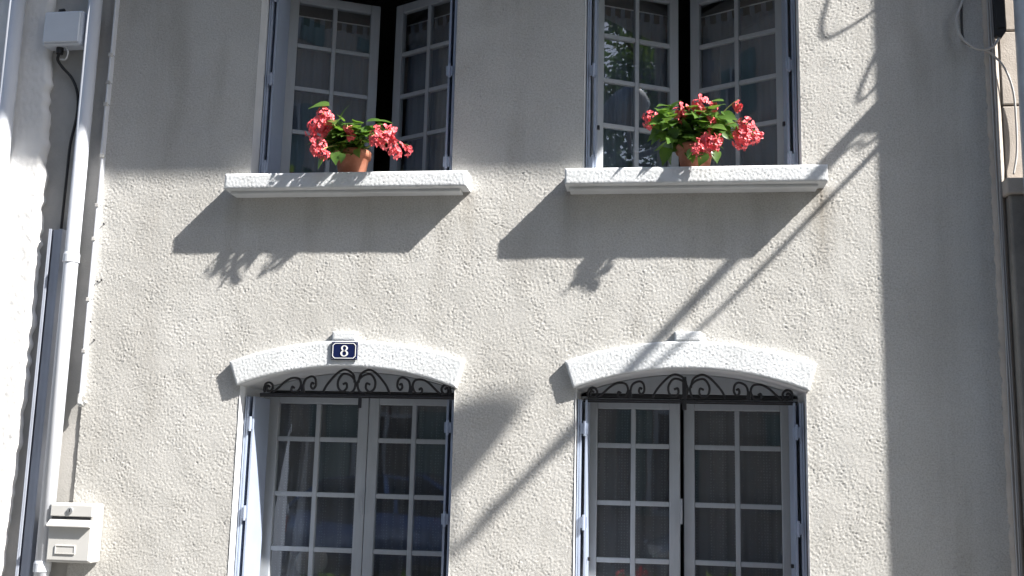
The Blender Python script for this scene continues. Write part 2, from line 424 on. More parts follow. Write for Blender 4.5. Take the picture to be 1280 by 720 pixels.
def lintel(k, tl, tr, seed):
    x0, x1, z0, z1 = OP[k]
    bot = lambda u: (x0 - .012 + (x1 - x0 + .024) * u, arch_z(k, x0 + (x1 - x0) * u))
    cx = (tl[0] + tr[0]) / 2; half = (tr[0] - tl[0]) / 2
    sag = 0.118; rr = (half**2 + sag**2) / (2 * sag)
    def top(u):
        d = -half + 2 * half * u
        return (cx + d, tl[1] + (tr[1] - tl[1]) * u - (rr - sag) + math.sqrt(rr * rr - d * d))
    fn = lambda u, v: tuple(np.array(bot(u)) * (1 - v) + np.array(top(u)) * v)
    li = solid_patch(fn, 230, 26, -0.040, 0.015, seed, 0.0011, 0.0062, 'lintel', M['white_rough'], house)
    li.data.polygons.foreach_set('use_smooth', [True] * len(li.data.polygons))
    kx = cx - 0.012 if k == 'LL' else cx - 0.004
    zt = top(0.5)[1]
    kf = lambda u, v: (kx - .072 + .144 * u, zt - 0.003 + 0.057 * v)
    solid_patch(kf, 22, 9, -0.0405, 0.015, seed + 9, 0.0004, 0.0065, 'keystone', M['white_rough'], li)
    return kx, zt
kL = lintel('LL', (-2.502, 2.190), (-1.115, 2.212), 21)
kR = lintel('LR', (-0.550, 2.212), (0.812, 2.212), 31)

# reveals ------------------------------------------------------------------
FR = 0.38       # frame plane depth
for k, (x0, x1, z0, z1) in OP.items():
    b = MB(); yf, yb = (-0.002, 0.47)
    def sheet(p, q):   # p,q: (x,z) edge swept along Y
        b.add([(p[0], yf, p[1]), (q[0], yf, q[1]), (q[0], yb, q[1]), (p[0], yb, p[1])], [(0, 1, 2, 3)])
    if k[0] == 'L':
        yf = -0.036
        pts = arc_poly((x0 + x1) / 2, z1, (x1 - x0) / 2, ARCH_SAG, 32)
        for a, c in zip(pts[:-1], pts[1:]): sheet(a, c)
        yf = -0.004
    else: sheet((x0, z1), (x1, z1))
    sheet((x0, z0), (x0, z1)); sheet((x1, z0), (x1, z1)); sheet((x0, z0 + .004), (x1, z0 + .004))
    # hand-trowelled thickness of the white border, seen along the edge
    b.build('window_reveal', M['white_reveal'], house)

# sills ----------------------------------------------------------------------
def sill(x0, x1, zt, zb, p, seed, zback):
    nu = int((x1 - x0) / 0.0062); nv = max(6, int((zt - zb) / 0.0062))
    vs, fs, ring = rough_patch(lambda u, v: (x0 + (x1 - x0) * u, zb + (zt - zb) * v), nu, nv, -p, seed, 0.0011, 0.0062)
    n = len(vs); L = len(ring)
    NY = 20; g = grain(NY + 1, L, 0.008, 0.02, 0.0075, seed + 1) * 0.0008
    for j in range(1, NY + 1):
        for i, r in enumerate(ring):
            x, y, z = vs[r]; f = j / NY
            up = 1 if abs(z - zt) < 1e-4 else (-1 if abs(z - zb) < 1e-4 else 0)
            sx = 1 if abs(x - x1) < 1e-4 else (-1 if abs(x - x0) < 1e-4 else 0)
            vs.append((x + sx * g[j, i], y + (0.02 - y) * f, z + up * g[j, i]))
    for j in range(NY):
        for i in range(L):
            a = ring[i] if j == 0 else n + (j - 1) * L + i; c = ring[(i + 1) % L] if j == 0 else n + (j - 1) * L + (i + 1) % L
            fs.append((a, n + j * L + i, n + j * L + (i + 1) % L, c))
    b = MB(); b.v = vs; b.f = fs
    s = b.build('window_sill', M['white_rough'], house, smooth=True)
    MB().box(x0 + .02, x1 - .045, -p + 0.055, 0.015, zb - 0.018, zb - 0.001).build('drip_moulding', M['white_rough'], s, bevel=0.004)
    # the sloped bed of the sill inside the opening
    MB().box(x0 + .10, x1 - .12, 0.021, FR + .06, zt - 0.06, zt + 0.004).build('sill_bed', M['white_reveal'], s, bevel=0.003)
sill(-2.562, -1.117, 3.288, 3.196, 0.145, 41, 0)
sill(-0.554, 0.876, 3.286, 3.193, 0.160, 51, 0)
sill(-2.55, -1.10, 0.640, 0.550, 0.145, 61, 0)
sill(-0.57, 0.86, 0.640, 0.550, 0.150, 71, 0)

# windows ---------------------------------------------------------------------
curtains = []
def sash_leaf(win, hinge, z0, z1, w, ang, side, rows, stile=0.062, rail_b=0.09, rail_t=0.062, mun=0.028, label=None):
    """one casement: side=+1 hinged at its left jamb, -1 at its right; ang opens it into the room"""
    c, s = math.cos(ang), math.sin(ang)
    def T(u, d, z):       # u along the leaf from the hinge, d depth into the room
        return (hinge[0] + side * (u * c - d * s), hinge[1] + u * s + d * c, z)
    def bx(mbb, u0, u1, d0, d1, a, b2):
        q = [T(u, d, z) for z in (a, b2) for (u, d) in ((u0, d0), (u1, d0), (u1, d1), (u0, d1))]
        mbb.add(q, [(0,3,2,1),(4,5,6,7),(0,1,5,4),(1,2,6,5),(2,3,7,6),(3,0,4,7)])
    fr = MB(); th = 0.042
    bx(fr, 0, stile, 0, th, z0, z1); bx(fr, w - stile, w, 0, th, z0, z1)
    bx(fr, stile, w - stile, 0.001, th - .001, z0, z0 + rail_b); bx(fr, stile, w - stile, 0.001, th - .001, z1 - rail_t, z1)
    so_ = fr.build('sash', M['sash'], win, bevel=0.005)
    um = w / 2
    zz = [z0 + rail_b] + [r for r in rows] + [z1 - rail_t]
    v = MB(); bx(v, um - mun / 2, um + mun / 2, 0.003, th - .005, z0 + rail_b, z1 - rail_t); v.build('muntin', M['sash'], win, bevel=0.004)
    for r in rows:
        for (u0, u1) in ((stile, um - mun / 2), (um + mun / 2, w - stile)):
            h_ = MB(); bx(h_, u0, u1, 0.005, th - .007, r - mun / 2, r + mun / 2); h_.build('muntin', M['sash'], win, bevel=0.004)
    for i in range(len(zz) - 1):
        for (u0, u1) in ((stile, um - mun / 2), (um + mun / 2, w - stile)):
            p = MB(); a = zz[i] + (mun / 2 if i else 0); b2 = zz[i + 1] - (mun / 2 if i < len(zz) - 2 else 0)
            e = random.uniform(-.0008, .0008); tip = random.uniform(-.0012, .0012)
            q = [T(u, d + (e if j else -e) + (tip if k else -tip), z) for j, z in enumerate((a - .002, b2 + .002)) for k, (u, d) in enumerate(((u0 - .002, .020), (u1 + .002, .020)))]
            p.add([q[0], q[1], q[3], q[2]], [(0, 1, 2, 3)])
            p.build('glass_pane', M['glass'], win)
    return T

def curtain(T, u0, u1, z0, z1, m, label, cat, group=None, folds=7, depth=0.012, tabs=0, d0=0.075, taper=0.0, name='curtain', rod=True):
    n = 60; rowsn = 14
    b = MB(); vs = []; fs = []
    ph = random.uniform(0, 6)
    for j in range(rowsn + 1):
        f = j / rowsn; z = z0 + (z1 - z0) * f
        for i in range(n + 1):
            q = i / n; uu = u0 + (u1 - u0) * q * (1 - taper * f) + (u1 - u0) * taper * f * 0.75
            d = d0 + depth * (math.sin(q * folds * 6.283 + ph + 0.5 * math.sin(f * 3)) + 0.4 * math.sin(q * folds * 2.3 * 6.283 + 1.3 * ph))
            vs.append(T(uu, d, z))
    for j in range(rowsn):
        for i in range(n): fs.append((j*(n+1)+i, j*(n+1)+i+1, (j+1)*(n+1)+i+1, (j+1)*(n+1)+i))
    b.add(vs, fs)
    if tabs:
        for t in range(tabs):
            uc = u0 + (u1 - u0) * (t + .5) / tabs; hw = (u1 - u0) / tabs * 0.22
            b.add([T(uc - hw, d0 + .006, z1 - .01), T(uc + hw, d0 + .006, z1 - .01), T(uc + hw, d0 - .001, z1 + .065), T(uc - hw, d0 - .001, z1 + .065)], [(0, 1, 2, 3)])
    o = b.build(name, m, None, smooth=True)
    tag(o, label, cat, group)
    if rod:
        MB().tube([T(u0 - .01, d0, z1 + (.062 if tabs else 0)), T(u1 + .01, d0, z1 + (.062 if tabs else 0))], 0.004, 6).build('curtain_rod', M['steel'], o)
    return o

def window_frame(k, z0, z1, jamb=0.035):
    x0, x1, *_ = OP[k]
    b = MB(); a, c = x0 + .001, x1 - .001
    b.box(a, a + jamb, FR - .01, FR + .07, z0, z1); b.box(c - jamb, c, FR - .01, FR + .07, z0, z1)
    b.box(a + jamb, c - jamb, FR - .008, FR + .068, z0, z0 + .045)
    if k[0] == 'U': b.box(a + jamb, c - jamb, FR - .008, FR + .068, z1 - .04, z1)
    w = b.build('window', M['sash'], house, bevel=0.004)
    if k[0] == 'L':
        # arched head board with a narrow slot below it
        pts = arc_poly((x0 + x1) / 2, OP[k][3] - .004, (x1 - x0) / 2 - .002, ARCH_SAG, 24)
        zb = OP[k][3] + 0.002
        poly = [(x, z) for x, z in pts if z > zb + .001]
        lo_ = [(poly[-1][0], zb), (poly[0][0], zb)]
        MB().prism([(poly[0][0] - .0, zb)] + poly + [(poly[-1][0], zb)] if poly[0][1] > zb + .004 else poly, FR - .06, FR - .02).build('head_board', M['sash'], w)
        pts2 = arc_poly((x0 + x1) / 2, OP[k][3] - .03, (x1 - x0) / 2 - .002, ARCH_SAG, 24)
        mb2 = MB()
        mb2.box(a + jamb, c - jamb, FR - .006, FR + .066, 2.045, 2.06 + ARCH_SAG - .02); mb2.build('slot_shade_box', M['dark'], w)  # near-black box behind the slot: the gap's shade put into its colour
    return w

for k in ('LL', 'LR'):
    x0, x1, z0, z1 = OP[k]
    w = window_frame(k, 0.645, 2.05)
    hz = FR + .004; mid = (-1.772 if k == 'LL' else 0.108)
    rows = (1.114, 1.437, 1.766)
    aL, aR = ((0.0, 0.0) if k == 'LL' else (R(1.5), R(4.5)))
    hl, hr = x0 + .037, x1 - .037
    wl = (mid - .002 - hl) if k == 'LL' else (mid - .018 - hl) / math.cos(aL); wr = (hr - mid - .002) / math.cos(aR)
    TL = sash_leaf(w, (hl, hz), 0.695, 2.042, wl, aL, 1, rows)
    TR = sash_leaf(w, (hr, hz), 0.695, 2.042, wr, aR, -1, rows)
    MB().tube([(mid - .012, hz - .010, 1.33), (mid - .012, hz - .022, 1.40), (mid - .012, hz - .010, 1.47)], .006, 6).build('handle', M['sash'], w)
    for T, ww, s in ((TL, wl, 'left'), (TR, wr, 'right')):
        what = 'number plate' if k == 'LL' else 'plain arched lintel'
        curtain(T, .02, ww - .02, 0.76, 1.985, M['net_dot'], 'dotted grey net curtain in the %s casement of the window under the %s' % (s, what), 'curtain', folds=5, depth=0.006)
    if k == 'LL':
        b = MB()
        g = [T for T in (TL,)][0]
        b.add([g(.115, .10, .76), g(.215, .11, .76), g(.226, .105, 1.30), g(.232, .10, 1.86), g(.226, .10, 1.86), g(.175, .10, 1.30)], [(0, 1, 2, 5), (5, 2, 3, 4)])
        o = b.build('drape', M['drape'], None)
        md = o.modifiers.new('thick', 'SOLIDIFY'); md.thickness = 0.004
        tag(o, 'pale drape edge tapering upwards behind the net under the number plate', 'drape')

for k in ('UL', 'UR'):
    x0, x1, z0, z1 = OP[k]
    w = window_frame(k, 3.293, 4.735)
    hz = FR + .004; hl, hr = x0 + .037, x1 - .037
    zb, zt = 3.345, 4.665
    ang = R(27.5); wl = 0.592
    rows = tuple(zb + .09 + (zt - .062 - zb - .09) * i / 4 for i in (1, 2, 3))
    aL, aR = (R(26.5), R(28)) if k == 'UL' else (R(27), R(28))
    wL = 0.600 if k == 'UL' else 0.580; wR = 0.585 if k == 'UL' else 0.636
    TL = sash_leaf(w, (hl, hz), zb, zt, wL, aL, 1, rows); TR = sash_leaf(w, (hr, hz), zb, zt, wR, aR, -1, rows)
    for T, ww, s in ((TL, wL, 'left'), (TR, wR, 'right')):
        what = 'window above the number plate' if k == 'UL' else 'window above the plain arched lintel'
        curtain(T, .05, ww - .05, 3.44, 4.48, M['net_blue'], 'tab-top curtain in the open %s casement of the %s' % (s, what), 'curtain', folds=6, depth=0.009, tabs=7)

# folding metal shutters stacked in the reveals ---------------------------------
def shutter(k, side):
    x0, x1, z0, z1 = OP[k]
    zb = z0 + (.10 if k[0] == 'U' else .06); zt = z1 - (.03 if k[0] == 'U' else .055)
    X = (lambda d: x0 + d) if side > 0 else (lambda d: x1 - d)
    root = None; y0, y1 = 0.115, 0.345
    if side < 0 and k == 'UL': y0 = 0.06
    if k[0] == 'L': y0 = 0.075
    offs = (0.006, 0.019, 0.050)
    for i, d in enumerate(offs):
        b = MB(); a, c = sorted((X(d), X(d + .009)))
        b.box(a, c, y0 + .006 * i, y1 - .004 * i, zb, zt)
        # folded rim of the sheet panel
        a2, c2 = sorted((X(d - .002), X(d + .0105)))
        if i: b.box(a2, c2, y0 + .006 * i - .003, y0 + .006 * i + .006, zb + .002, zt - .002)
        if root is None: root = b.build('shutter', M['shutter'], house, bevel=0.0015)
        else: b.build('panel', M['shutter'], root, bevel=0.0015)
    H = zt - zb
    for f in ((0.08, 0.5, 0.88) if k[0] == 'L' else (0.07, 0.47, 0.86)):
        z = zb + H * f
        a, c = sorted((X(.028), X(.066)))
        hb = MB().box(a, c, y0 - .010, y0 + .004, z - .030, z + .030)
        hb.tube([(X(.047), y0 - .010, z - .042), (X(.047), y0 - .010, z + .042)], .008, 8)
        hb.build('hinge', M['shutter'], root)
    if k in ('LR', 'UR'):
        a, c = sorted((X(.066), X(.082)))
        MB().box(a, c, y0 + .06, y0 + .085, 1.125 if k[0] == 'L' else 3.62, 1.145 if k[0] == 'L' else 3.645).build('latch', M['iron'], root, bevel=.003)
for k in OP:
    shutter(k, 1); shutter(k, -1)

# iron scroll valances ------------------------------------------------------------
def spiral(c, r0, r1, a0, turns, n=26):
    return [(c[0] + (r0 + (r1 - r0) * i / n) * math.cos(a0 + turns * 6.2832 * i / n), c[1] + (r0 + (r1 - r0) * i / n) * math.sin(a0 + turns * 6.2832 * i / n)) for i in range(n + 1)]

def valance(k, y, zbar):
    x0, x1, z0, z1 = OP[k]
    xa, xb = (x0 + .10, x1 - .012) if k == 'LL' else (x0 + .035, x1 - .035)
    cx = (xa + xb) / 2; hw = (xb - xa) / 2
    bar = MB().box(xa, xb, y - .007, y + .007, zbar - .006, zbar + .006)
    bar.box(xa, xb, y - .003, y + .006, zbar - .0155, zbar - .007)
    root = bar.build('iron_valance', M['iron'], house, bevel=0.002)
    def sc(pts, r=.0072): MB().tube([(p[0], y, p[1]) for p in pts], r, 6).build('scroll', M['iron'], root, smooth=True)
    for s in (-1, 1):
        fx = lambda d: cx + s * d * hw
        zc = zbar + .009
        def S(lst, n=10):
            # smooth curve through control points
            P = [Vector((fx(a), zc + b * 1.08, 0)) for a, b in lst]; out = []
            Q = [P[0]] + P + [P[-1]]
            for i in range(1, len(Q) - 2):
                for t in range(n):
                    u = t / n
                    out.append(0.5 * ((2 * Q[i]) + (Q[i+1] - Q[i-1]) * u + (2*Q[i-1] - 5*Q[i] + 4*Q[i+1] - Q[i+2]) * u*u + (-Q[i-1] + 3*Q[i] - 3*Q[i+1] + Q[i+2]) * u**3))
            return [(p.x, p.y) for p in out] + [(P[-1].x, P[-1].y)]
        # big inner S: curl at centre, arch over, tail to the bar
        sc(S([(.14, .050), (.105, .056), (.10, .030), (.14, .012), (.185, .030), (.19, .070), (.14, .105), (.06, .095), (.012, .060), (.03, .016), (.09, .002)]))
        sc(S([(.02, .060), (.04, .104), (.12, .128), (.20, .110), (.30, .050), (.345, .002)]))
        # small outward curl
        sc(S([(.44, .050), (.462, .056), (.470, .036), (.445, .024), (.42, .044), (.43, .078), (.47, .090), (.53, .074), (.55, .040), (.54, .002)]))
        # third scroll
        sc(S([(.64, .026), (.665, .034), (.672, .014), (.64, .006), (.60, .014), (.575, .046), (.60, .076), (.67, .080), (.74, .062), (.82, .022), (.87, .002)]))
        # end curl
        sc(S([(.90, .030), (.925, .038), (.935, .016), (.905, .006), (.875, .018), (.87, .036), (.90, .054), (.945, .048), (.96, .020), (.95, .002)]))
        # dark leaf-shaped collars
        MB().box(min(fx(.545), fx(.575)), max(fx(.545), fx(.575)), y - .006, y + .006, zc, zc + .05).build('collar', M['iron'], root, bevel=.003)
    if k == 'LL': MB().box(cx + .015, cx + .035, y - .006, y + .006, zbar - .072, zbar - .008).build('pendant', M['iron'], root, bevel=.003)
    else: MB().box(cx - .012 - .025, cx + .012 - .025, y - .005, y + .005, zbar - .05, zbar + .135).build('pendant', M['iron'], root, bevel=.003)
valance('LL', 0.055, 2.012)
valance('LR', 0.115, 2.012)

# roof: boarded eave, rafters, gutter and tiles ---------------------------------------
EX0, EX1 = -3.9, 1.85; RZ = 0.34
roof = MB(); sl_ = 0.45
def zr(y): return 5.32 + RZ + (y + 0.80) * sl_
roof.add([(EX0, -.80, 5.30 + RZ), (EX1, -.80, 5.30 + RZ), (EX1, 5.0, zr(5.0) - .02), (EX0, 5.0, zr(5.0) - .02), (EX0, -.80, 5.38 + RZ), (EX1, -.80, 5.38 + RZ), (EX1, 5.0, zr(5.0) + .06), (EX0, 5.0, zr(5.0) + .06)],
         [(0,3,2,1),(4,5,6,7),(0,1,5,4),(1,2,6,5),(2,3,7,6),(3,0,4,7)])
roofo = roof.build('roof', M['wood'], house)
for i in range(11):
    x = EX0 + .12 + i * (EX1 - EX0 - .3) / 10
    b = MB(); b.add([(x, -.72, 5.22 + RZ), (x + .07, -.72, 5.22 + RZ), (x + .07, .3, zr(.3) - .13), (x, .3, zr(.3) - .13), (x, -.72, 5.333 + RZ), (x + .07, -.72, 5.333 + RZ), (x + .07, .3, zr(.3) - .023), (x, .3, zr(.3) - .023)],
          [(0,3,2,1),(4,5,6,7),(0,1,5,4),(1,2,6,5),(2,3,7,6),(3,0,4,7)]); b.build('rafter', M['wood'], roofo)
tile_me = None
for j in range(5):
    for i in range(26):
        x = EX0 + .1 + i * .207
        if tile_me is None:
            b = MB(); n = 6; vs = []; fs = []
            for yy in (0, .36):
                for q in range(n + 1):
                    a = math.pi * q / n; vs.append((-.09 * math.cos(a), yy, .06 * math.sin(a) + yy * sl_))
            for q in range(n): fs.append((q, q + 1, n + 2 + q, n + 1 + q))
            b.add(vs, fs); t = b.build('roof_tile', M['tile'], roofo, smooth=True); tile_me = t.data
        else: t = link(bpy.data.objects.new('roof_tile', tile_me), roofo)
        y = -.84 + j * .33
        t.location = (x, y, zr(y) + .065 + random.uniform(0, .006))
gut = MB(); n = 10; vs = []; fs = []
for x in (EX0, EX1):
    for q in range(n + 1):
        a = math.pi + math.pi * q / n; vs.append((x, -.86 + .065 * math.cos(a), 5.34 + RZ + .065 * math.sin(a)))
for q in range(n): fs.append((q, q + 1, n + 2 + q, n + 1 + q))
gut.add(vs, fs); g_ = gut.build('gutter', M['zinc'], house, smooth=True); md = g_.modifiers.new('thick', 'SOLIDIFY'); md.thickness = .004

# house number plate -------------------------------------------------------------------
pc = at(430.5, 438.5, -.047)
npl = empty('house_number_plate', (pc.x, -.042, pc.z - .052), 'dark blue enamel plate with a white number 8 on the lintel', 'number plate')
MB().box(pc.x - .078, pc.x + .078, -.051, -.043, pc.z - .052, pc.z + .052).build('plate', M['plate'], npl, bevel=.003)
bd = MB(); cut = .013; w_, h_ = .069, .0445
outl = lambda w, h, c: [(-w + c, -h), (w - c, -h), (w, -h + c), (w, h - c), (w - c, h), (-w + c, h), (-w, h - c), (-w, -h + c)]
o1, o2 = outl(w_, h_, cut), outl(w_ - .004, h_ - .004, cut - .0015)
vs = [(pc.x + a, -.0530, pc.z + b) for a, b in o1] + [(pc.x + a, -.0530, pc.z + b) for a, b in o2]
bd.add(vs, [(i, (i + 1) % 8, 8 + (i + 1) % 8, 8 + i) for i in range(8)])
bo = bd.build('border', M['enamel_white'], npl); md = bo.modifiers.new('thick', 'SOLIDIFY'); md.thickness = .0012
dg = MB()
def ring8(cx, cz, rx, rz, tx, tz, n=28):
    vs = []; fs = []
    for yy in (-.0535, -.0505):
        for sx, sz in ((rx, rz), (rx - tx, rz - tz)):
            for q in range(n):
                a = 6.2832 * q / n; vs.append((cx + sx * math.cos(a), yy, cz + sz * math.sin(a)))
    for q in range(n):
        q2 = (q + 1) % n
        fs += [(q, q2, n + q2, n + q), (2*n + q, 3*n + q, 3*n + q2, 2*n + q2), (q, 2*n + q, 2*n + q2, q2), (n + q, n + q2, 3*n + q2, 3*n + q)]
    dg.add(vs, fs)
ring8(pc.x + .001, pc.z + .0145, .0195, .0165, .0088, .0048); ring8(pc.x + .001, pc.z - .0155, .0225, .0180, .0098, .0050)
dg.build('digit_eight', M['enamel_white'], npl)
for sx in (-1, 1):
    for sz in (-1, 1): MB().tube([(pc.x + sx * .070, -.051, pc.z + sz * .045), (pc.x + sx * .070, -.054, pc.z + sz * .045)], .003, 8).build('screw', M['steel'], npl)

# ------------------------------------------------------------------ left side: neighbour, pipes, boxes, mailbox
nb = empty('neighbouring_house', (-8.0, 0.4, 0), 'neighbouring house with whitewashed wall and ragged plaster edge beside the downpipes', 'house')
def left_neighbour():
    xs = np.concatenate([np.linspace(-4.7, -3.765, 95)]); zs = np.linspace(0.6, 4.9, 340)
    w, h = len(xs), len(zs)
    rel = grain(h, w, 0.03, 0.14, 0.0115, 91) * 0.0011 + grain(h, w, 0.03, 0.06, 0.0115, 92) * 0.0004
    edge = np.interp(zs, [0.6, 0.93, 1.67, 2.29, 3.43, 4.49, 4.9], [-3.815, -3.81, -3.775, -3.762, -3.785, -3.84, -3.85])
    edge = edge + grain(1, h, 0.09, 0.4, 0.0127, 93)[0] * 0.006
    v = []; f = []
    for j in range(h):
        for i in range(w):
            t = i / (w - 1); x = xs[0] + (edge[j] - xs[0]) * t
            rnd = 0.03 * max(0, (t - .955) / .045) ** 2
            v.append((x, -.035 - rel[j, i] + rnd, zs[j]))
    n = len(v)
    for j in range(h): v.append((edge[j] - .004, 0.012, zs[j]))
    for j in range(h - 1):
        for i in range(w - 1): f.append((j*w+i, j*w+i+1, (j+1)*w+i+1, (j+1)*w+i))
        f.append((j*w+w-1, n + j, n + j + 1, (j+1)*w+w-1))
    b = MB(); b.v = v; b.f = f
    b.build('wall', M['whitewash'], nb, smooth=True)
    b = MB(); b.box(-13, -4.7, -.035, .4, 0, 5.6); b.box(-4.699, -3.86, .0, .4, 4.9, 5.6); b.box(-4.699, -3.80, -.02, .4, 0, .6)
    b.build('outer_wall', M['whitewash'], nb)
    r = MB(); r.add([(-13, -.3, 5.55), (-3.95, -.3, 5.55), (-3.95, 5, 7.9), (-13, 5, 7.9), (-13, -.3, 5.65), (-3.95, -.3, 5.65), (-3.95, 5, 8.0), (-13, 5, 8.0)],
        [(0,3,2,1),(4,5,6,7),(0,1,5,4),(1,2,6,5),(2,3,7,6),(3,0,4,7)]); r.build('roof', M['tile'], nb)
M['whitewash'] = mat('whitewash', (0.72, 0.71, 0.69), 0.95, col2=(0.82, 0.81, 0.79), scale=2.2, bump=0.3, bscale=70, detail=7, spec=0.2)
left_neighbour()

def downpipe(x, y, r, z0, z1, collars, label):
    o = empty('downpipe', (x, y, z0), label, 'pipe')
    MB().tube([(x, y, z0), (x, y, z1)], r, 24).build('pipe', M['pvc'], o, smooth=True)
    for z in collars:
        MB().lathe((x, y, z - .03), [(r + .001, 0), (r + .006, .004), (r + .006, .05), (r + .003, .06), (r + .001, .064)], 24).build('collar', M['pvc'], o)
        MB().box(x - .012, x + .012, y, .02, z - .008, z + .008).build('bracket', M['steel'], o)
    return o
downpipe(-3.528, -.065, .042, .14, 5.3, (2.80, 4.62, 1.0), 'white plastic downpipe with collar between the roughcast wall and grey trunking')
downpipe(-4.038, -.092, .048, .14, 5.5, (4.75, 2.2), 'white downpipe on the whitewashed wall of the neighbouring house')

tr = empty('cable_trunking', (-3.655, 0, .14), 'grey cable trunking with an open front running up beside the white downpipe', 'trunking')
b = MB(); xa, xb = -3.700, -3.612
b.box(xa, xb, -.004, .011, .14, 2.985); b.box(xa, xa + .007, -.052, -.004, .14, 2.985); b.box(xb - .007, xb, -.052, -.004, .14, 2.985)
b.box(xa + .007, xa + .020, -.052, -.046, .14, 2.985); b.box(xb - .024, xb - .007, -.052, -.046, .14, 2.985)
b.build('channel', M['trunk'], tr, bevel=.002)
MB().box(xa + .024, xb - .028, -.040, -.032, .14, 2.982).build('cover', M['trunk'], tr, bevel=.003)

jb = empty('junction_box', (-3.71, -.05, 4.14), 'pale grey plastic junction box high on the wall left of the downpipe', 'junction box')
MB().box(-3.845, -3.583, -.095, .011, 4.145, 4.372).build('box', M['box'], jb, bevel=.018, seg=3)
MB().box(-3.832, -3.596, -.110, -.096, 4.160, 4.358).build('lid', M['box'], jb, bevel=.012, seg=3)
MB().tube([(-3.77, -.05, 4.37), (-3.77, -.05, 4.392), (-3.74, -.05, 4.394)], .012, 8).build('gland', M['dark'], jb)
MB().tube([(-3.745, -.05, 4.147), (-3.745, -.052, 4.105)], .022, 10).build('gland', M['dark'], jb)
pts = [at(75, 66, -.05), at(72, 74, -.04), at(78, 84, -.02), at(90, 98, -.01), at(97, 118, -.008), at(96, 145, -.008), at(88, 180, -.008), at(84, 215, -.008), at(79, 262, -.008), at(76, 290, -.012)]
def smooth_path(P, n=8):
    Q = [P[0]] + P + [P[-1]]; out = []
    for i in range(1, len(Q) - 2):
        for t in range(n):
            u = t / n
            out.append(0.5 * ((2 * Q[i]) + (Q[i+1] - Q[i-1]) * u + (2*Q[i-1] - 5*Q[i] + 4*Q[i+1] - Q[i+2]) * u*u + (-Q[i-1] + 3*Q[i] - 3*Q[i+1] + Q[i+2]) * u**3))
    return out + [P[-1]]
tag(MB().tube(smooth_path(pts), .009, 8).build('cable', M['cable'], None, smooth=True), 'thin black cable drooping from the junction box into the grey trunking', 'cable')
pts = [at(83, 59, -.07), at(85, 66, -.08), at(82, 74, -.08), at(76, 74, -.06)]
tag(MB().tube(smooth_path(pts), .005, 6).build('cable', M['mail'], None, smooth=True), 'short white cable loop under the junction box', 'cable')

# thin raised conduit strip that edges the roughcast
cd = empty('conduit_strip', (-3.411, -.02, 1.96), 'thin off-white conduit strip with clips and a hook along the edge of the roughcast', 'conduit')
cuts = [1.98, 2.25, 2.56, 2.93, 3.14, 3.45, 3.78, 3.92, 4.10, 4.7]
for i, (a, c) in enumerate(zip(cuts[:-1], cuts[1:])):
    j = random.uniform(-.003, .003); d = -.040 + random.uniform(-.004, .003)
    b = MB(); b.box(-3.417 + j, -3.405 + j, d, .011, a, c - .004)
    b.build('section', M['strip_old'] if i in (5, 8) and 'strip_old' in M else M['pvc'], cd, bevel=.003)
    MB().box(-3.424 + j, -3.399 + j, d - .005, d + .012, c - .018, c + .006).build('clip', M['mail'] if i % 3 else M['cable_grey'], cd, bevel=.003)
for (px, py) in ((130, 280), (127, 350), (122, 352), (118, 425), (113, 402)):
    p = at(px, py, -.004)
    MB().tube([(p.x, .0, p.z), (p.x, -.012, p.z + .002)], .0045, 6).build('nail', M['iron'], cd)
hk = [Vector((-3.411, -.03, 1.99)), Vector((-3.412, -.032, 1.955)), Vector((-3.402, -.040, 1.933)), Vector((-3.378, -.048, 1.930)), Vector((-3.358, -.052, 1.945))]
MB().tube(smooth_path(hk), [.014] * 16 + [.016] * 10 + [.012] * 7, 8).build('hook', M['mail'], cd, smooth=True)

# mailbox
mx0, mx1, mz0, mz1, my = -3.492, -3.212, 1.030, 1.362, -.118
mbx = empty('mailbox', ((mx0 + mx1) / 2, 0, mz0), 'small cream metal mailbox with slot flap and lock on the roughcast wall', 'mailbox')
MB().box(mx0, mx1, my + .012, -.004, mz0, mz1).build('body', M['mail'], mbx, bevel=.012, seg=3)
MB().box(mx0 + .012, mx1 - .012, my + .002, my + .011, mz0 + .012, mz1 - .125).build('door', M['mail'], mbx, bevel=.005)
MB().box(mx0 + .012, mx1 - .012, my + .002, my + .011, mz1 - .075, mz1 - .010).build('top_panel', M['mail'], mbx, bevel=.004)
MB().box(mx0 + .022, mx1 - .022, my + .006, my + .0118, mz1 - .122, mz1 - .077).build('slot', M['dark'], mbx)
b = MB(); za, zc = mz1 - .092, mz1 - .130
b.add([(mx0 + .014, my + .004, za), (mx1 - .014, my + .004, za), (mx1 - .010, my - .026, zc + .006), (mx0 + .010, my - .026, zc + .006), (mx1 - .010, my - .026, zc), (mx0 + .010, my - .026, zc), (mx0 + .012, my + .004, zc - .004), (mx1 - .012, my + .004, zc - .004)],
      [(0,1,2,3),(3,2,4,5),(5,4,7,6),(0,3,5,6),(1,7,4,2)])
b.build('flap', M['steel_pale'] if 'steel_pale' in M else M['mail'], mbx)
lx, lz = (mx0 + mx1) / 2 - .006, mz1 - .040
lk = MB().tube([(lx, my + .004, lz), (lx, my - .006, lz)], .017, 16); lk.build('lock', M['zinc'], mbx, bevel=.002)
MB().box(lx - .003, lx + .003, my - .0075, my - .005, lz - .008, lz + .008).build('keyhole', M['dark'], mbx)
b = MB(); a, c, z0, z1 = mx0 + .062, mx0 + .185, mz0 + .048, mz0 + .098
b.box(a, c, my - .004, my + .003, z0, z0 + .007); b.box(a, c, my - .004, my + .003, z1 - .007, z1); b.box(a, a + .007, my - .004, my + .003, z0 + .007, z1 - .007); b.box(c - .007, c, my - .004, my + .003, z0 + .007, z1 - .007)
b.build('name_holder', M['mail'], mbx, bevel=.0015)
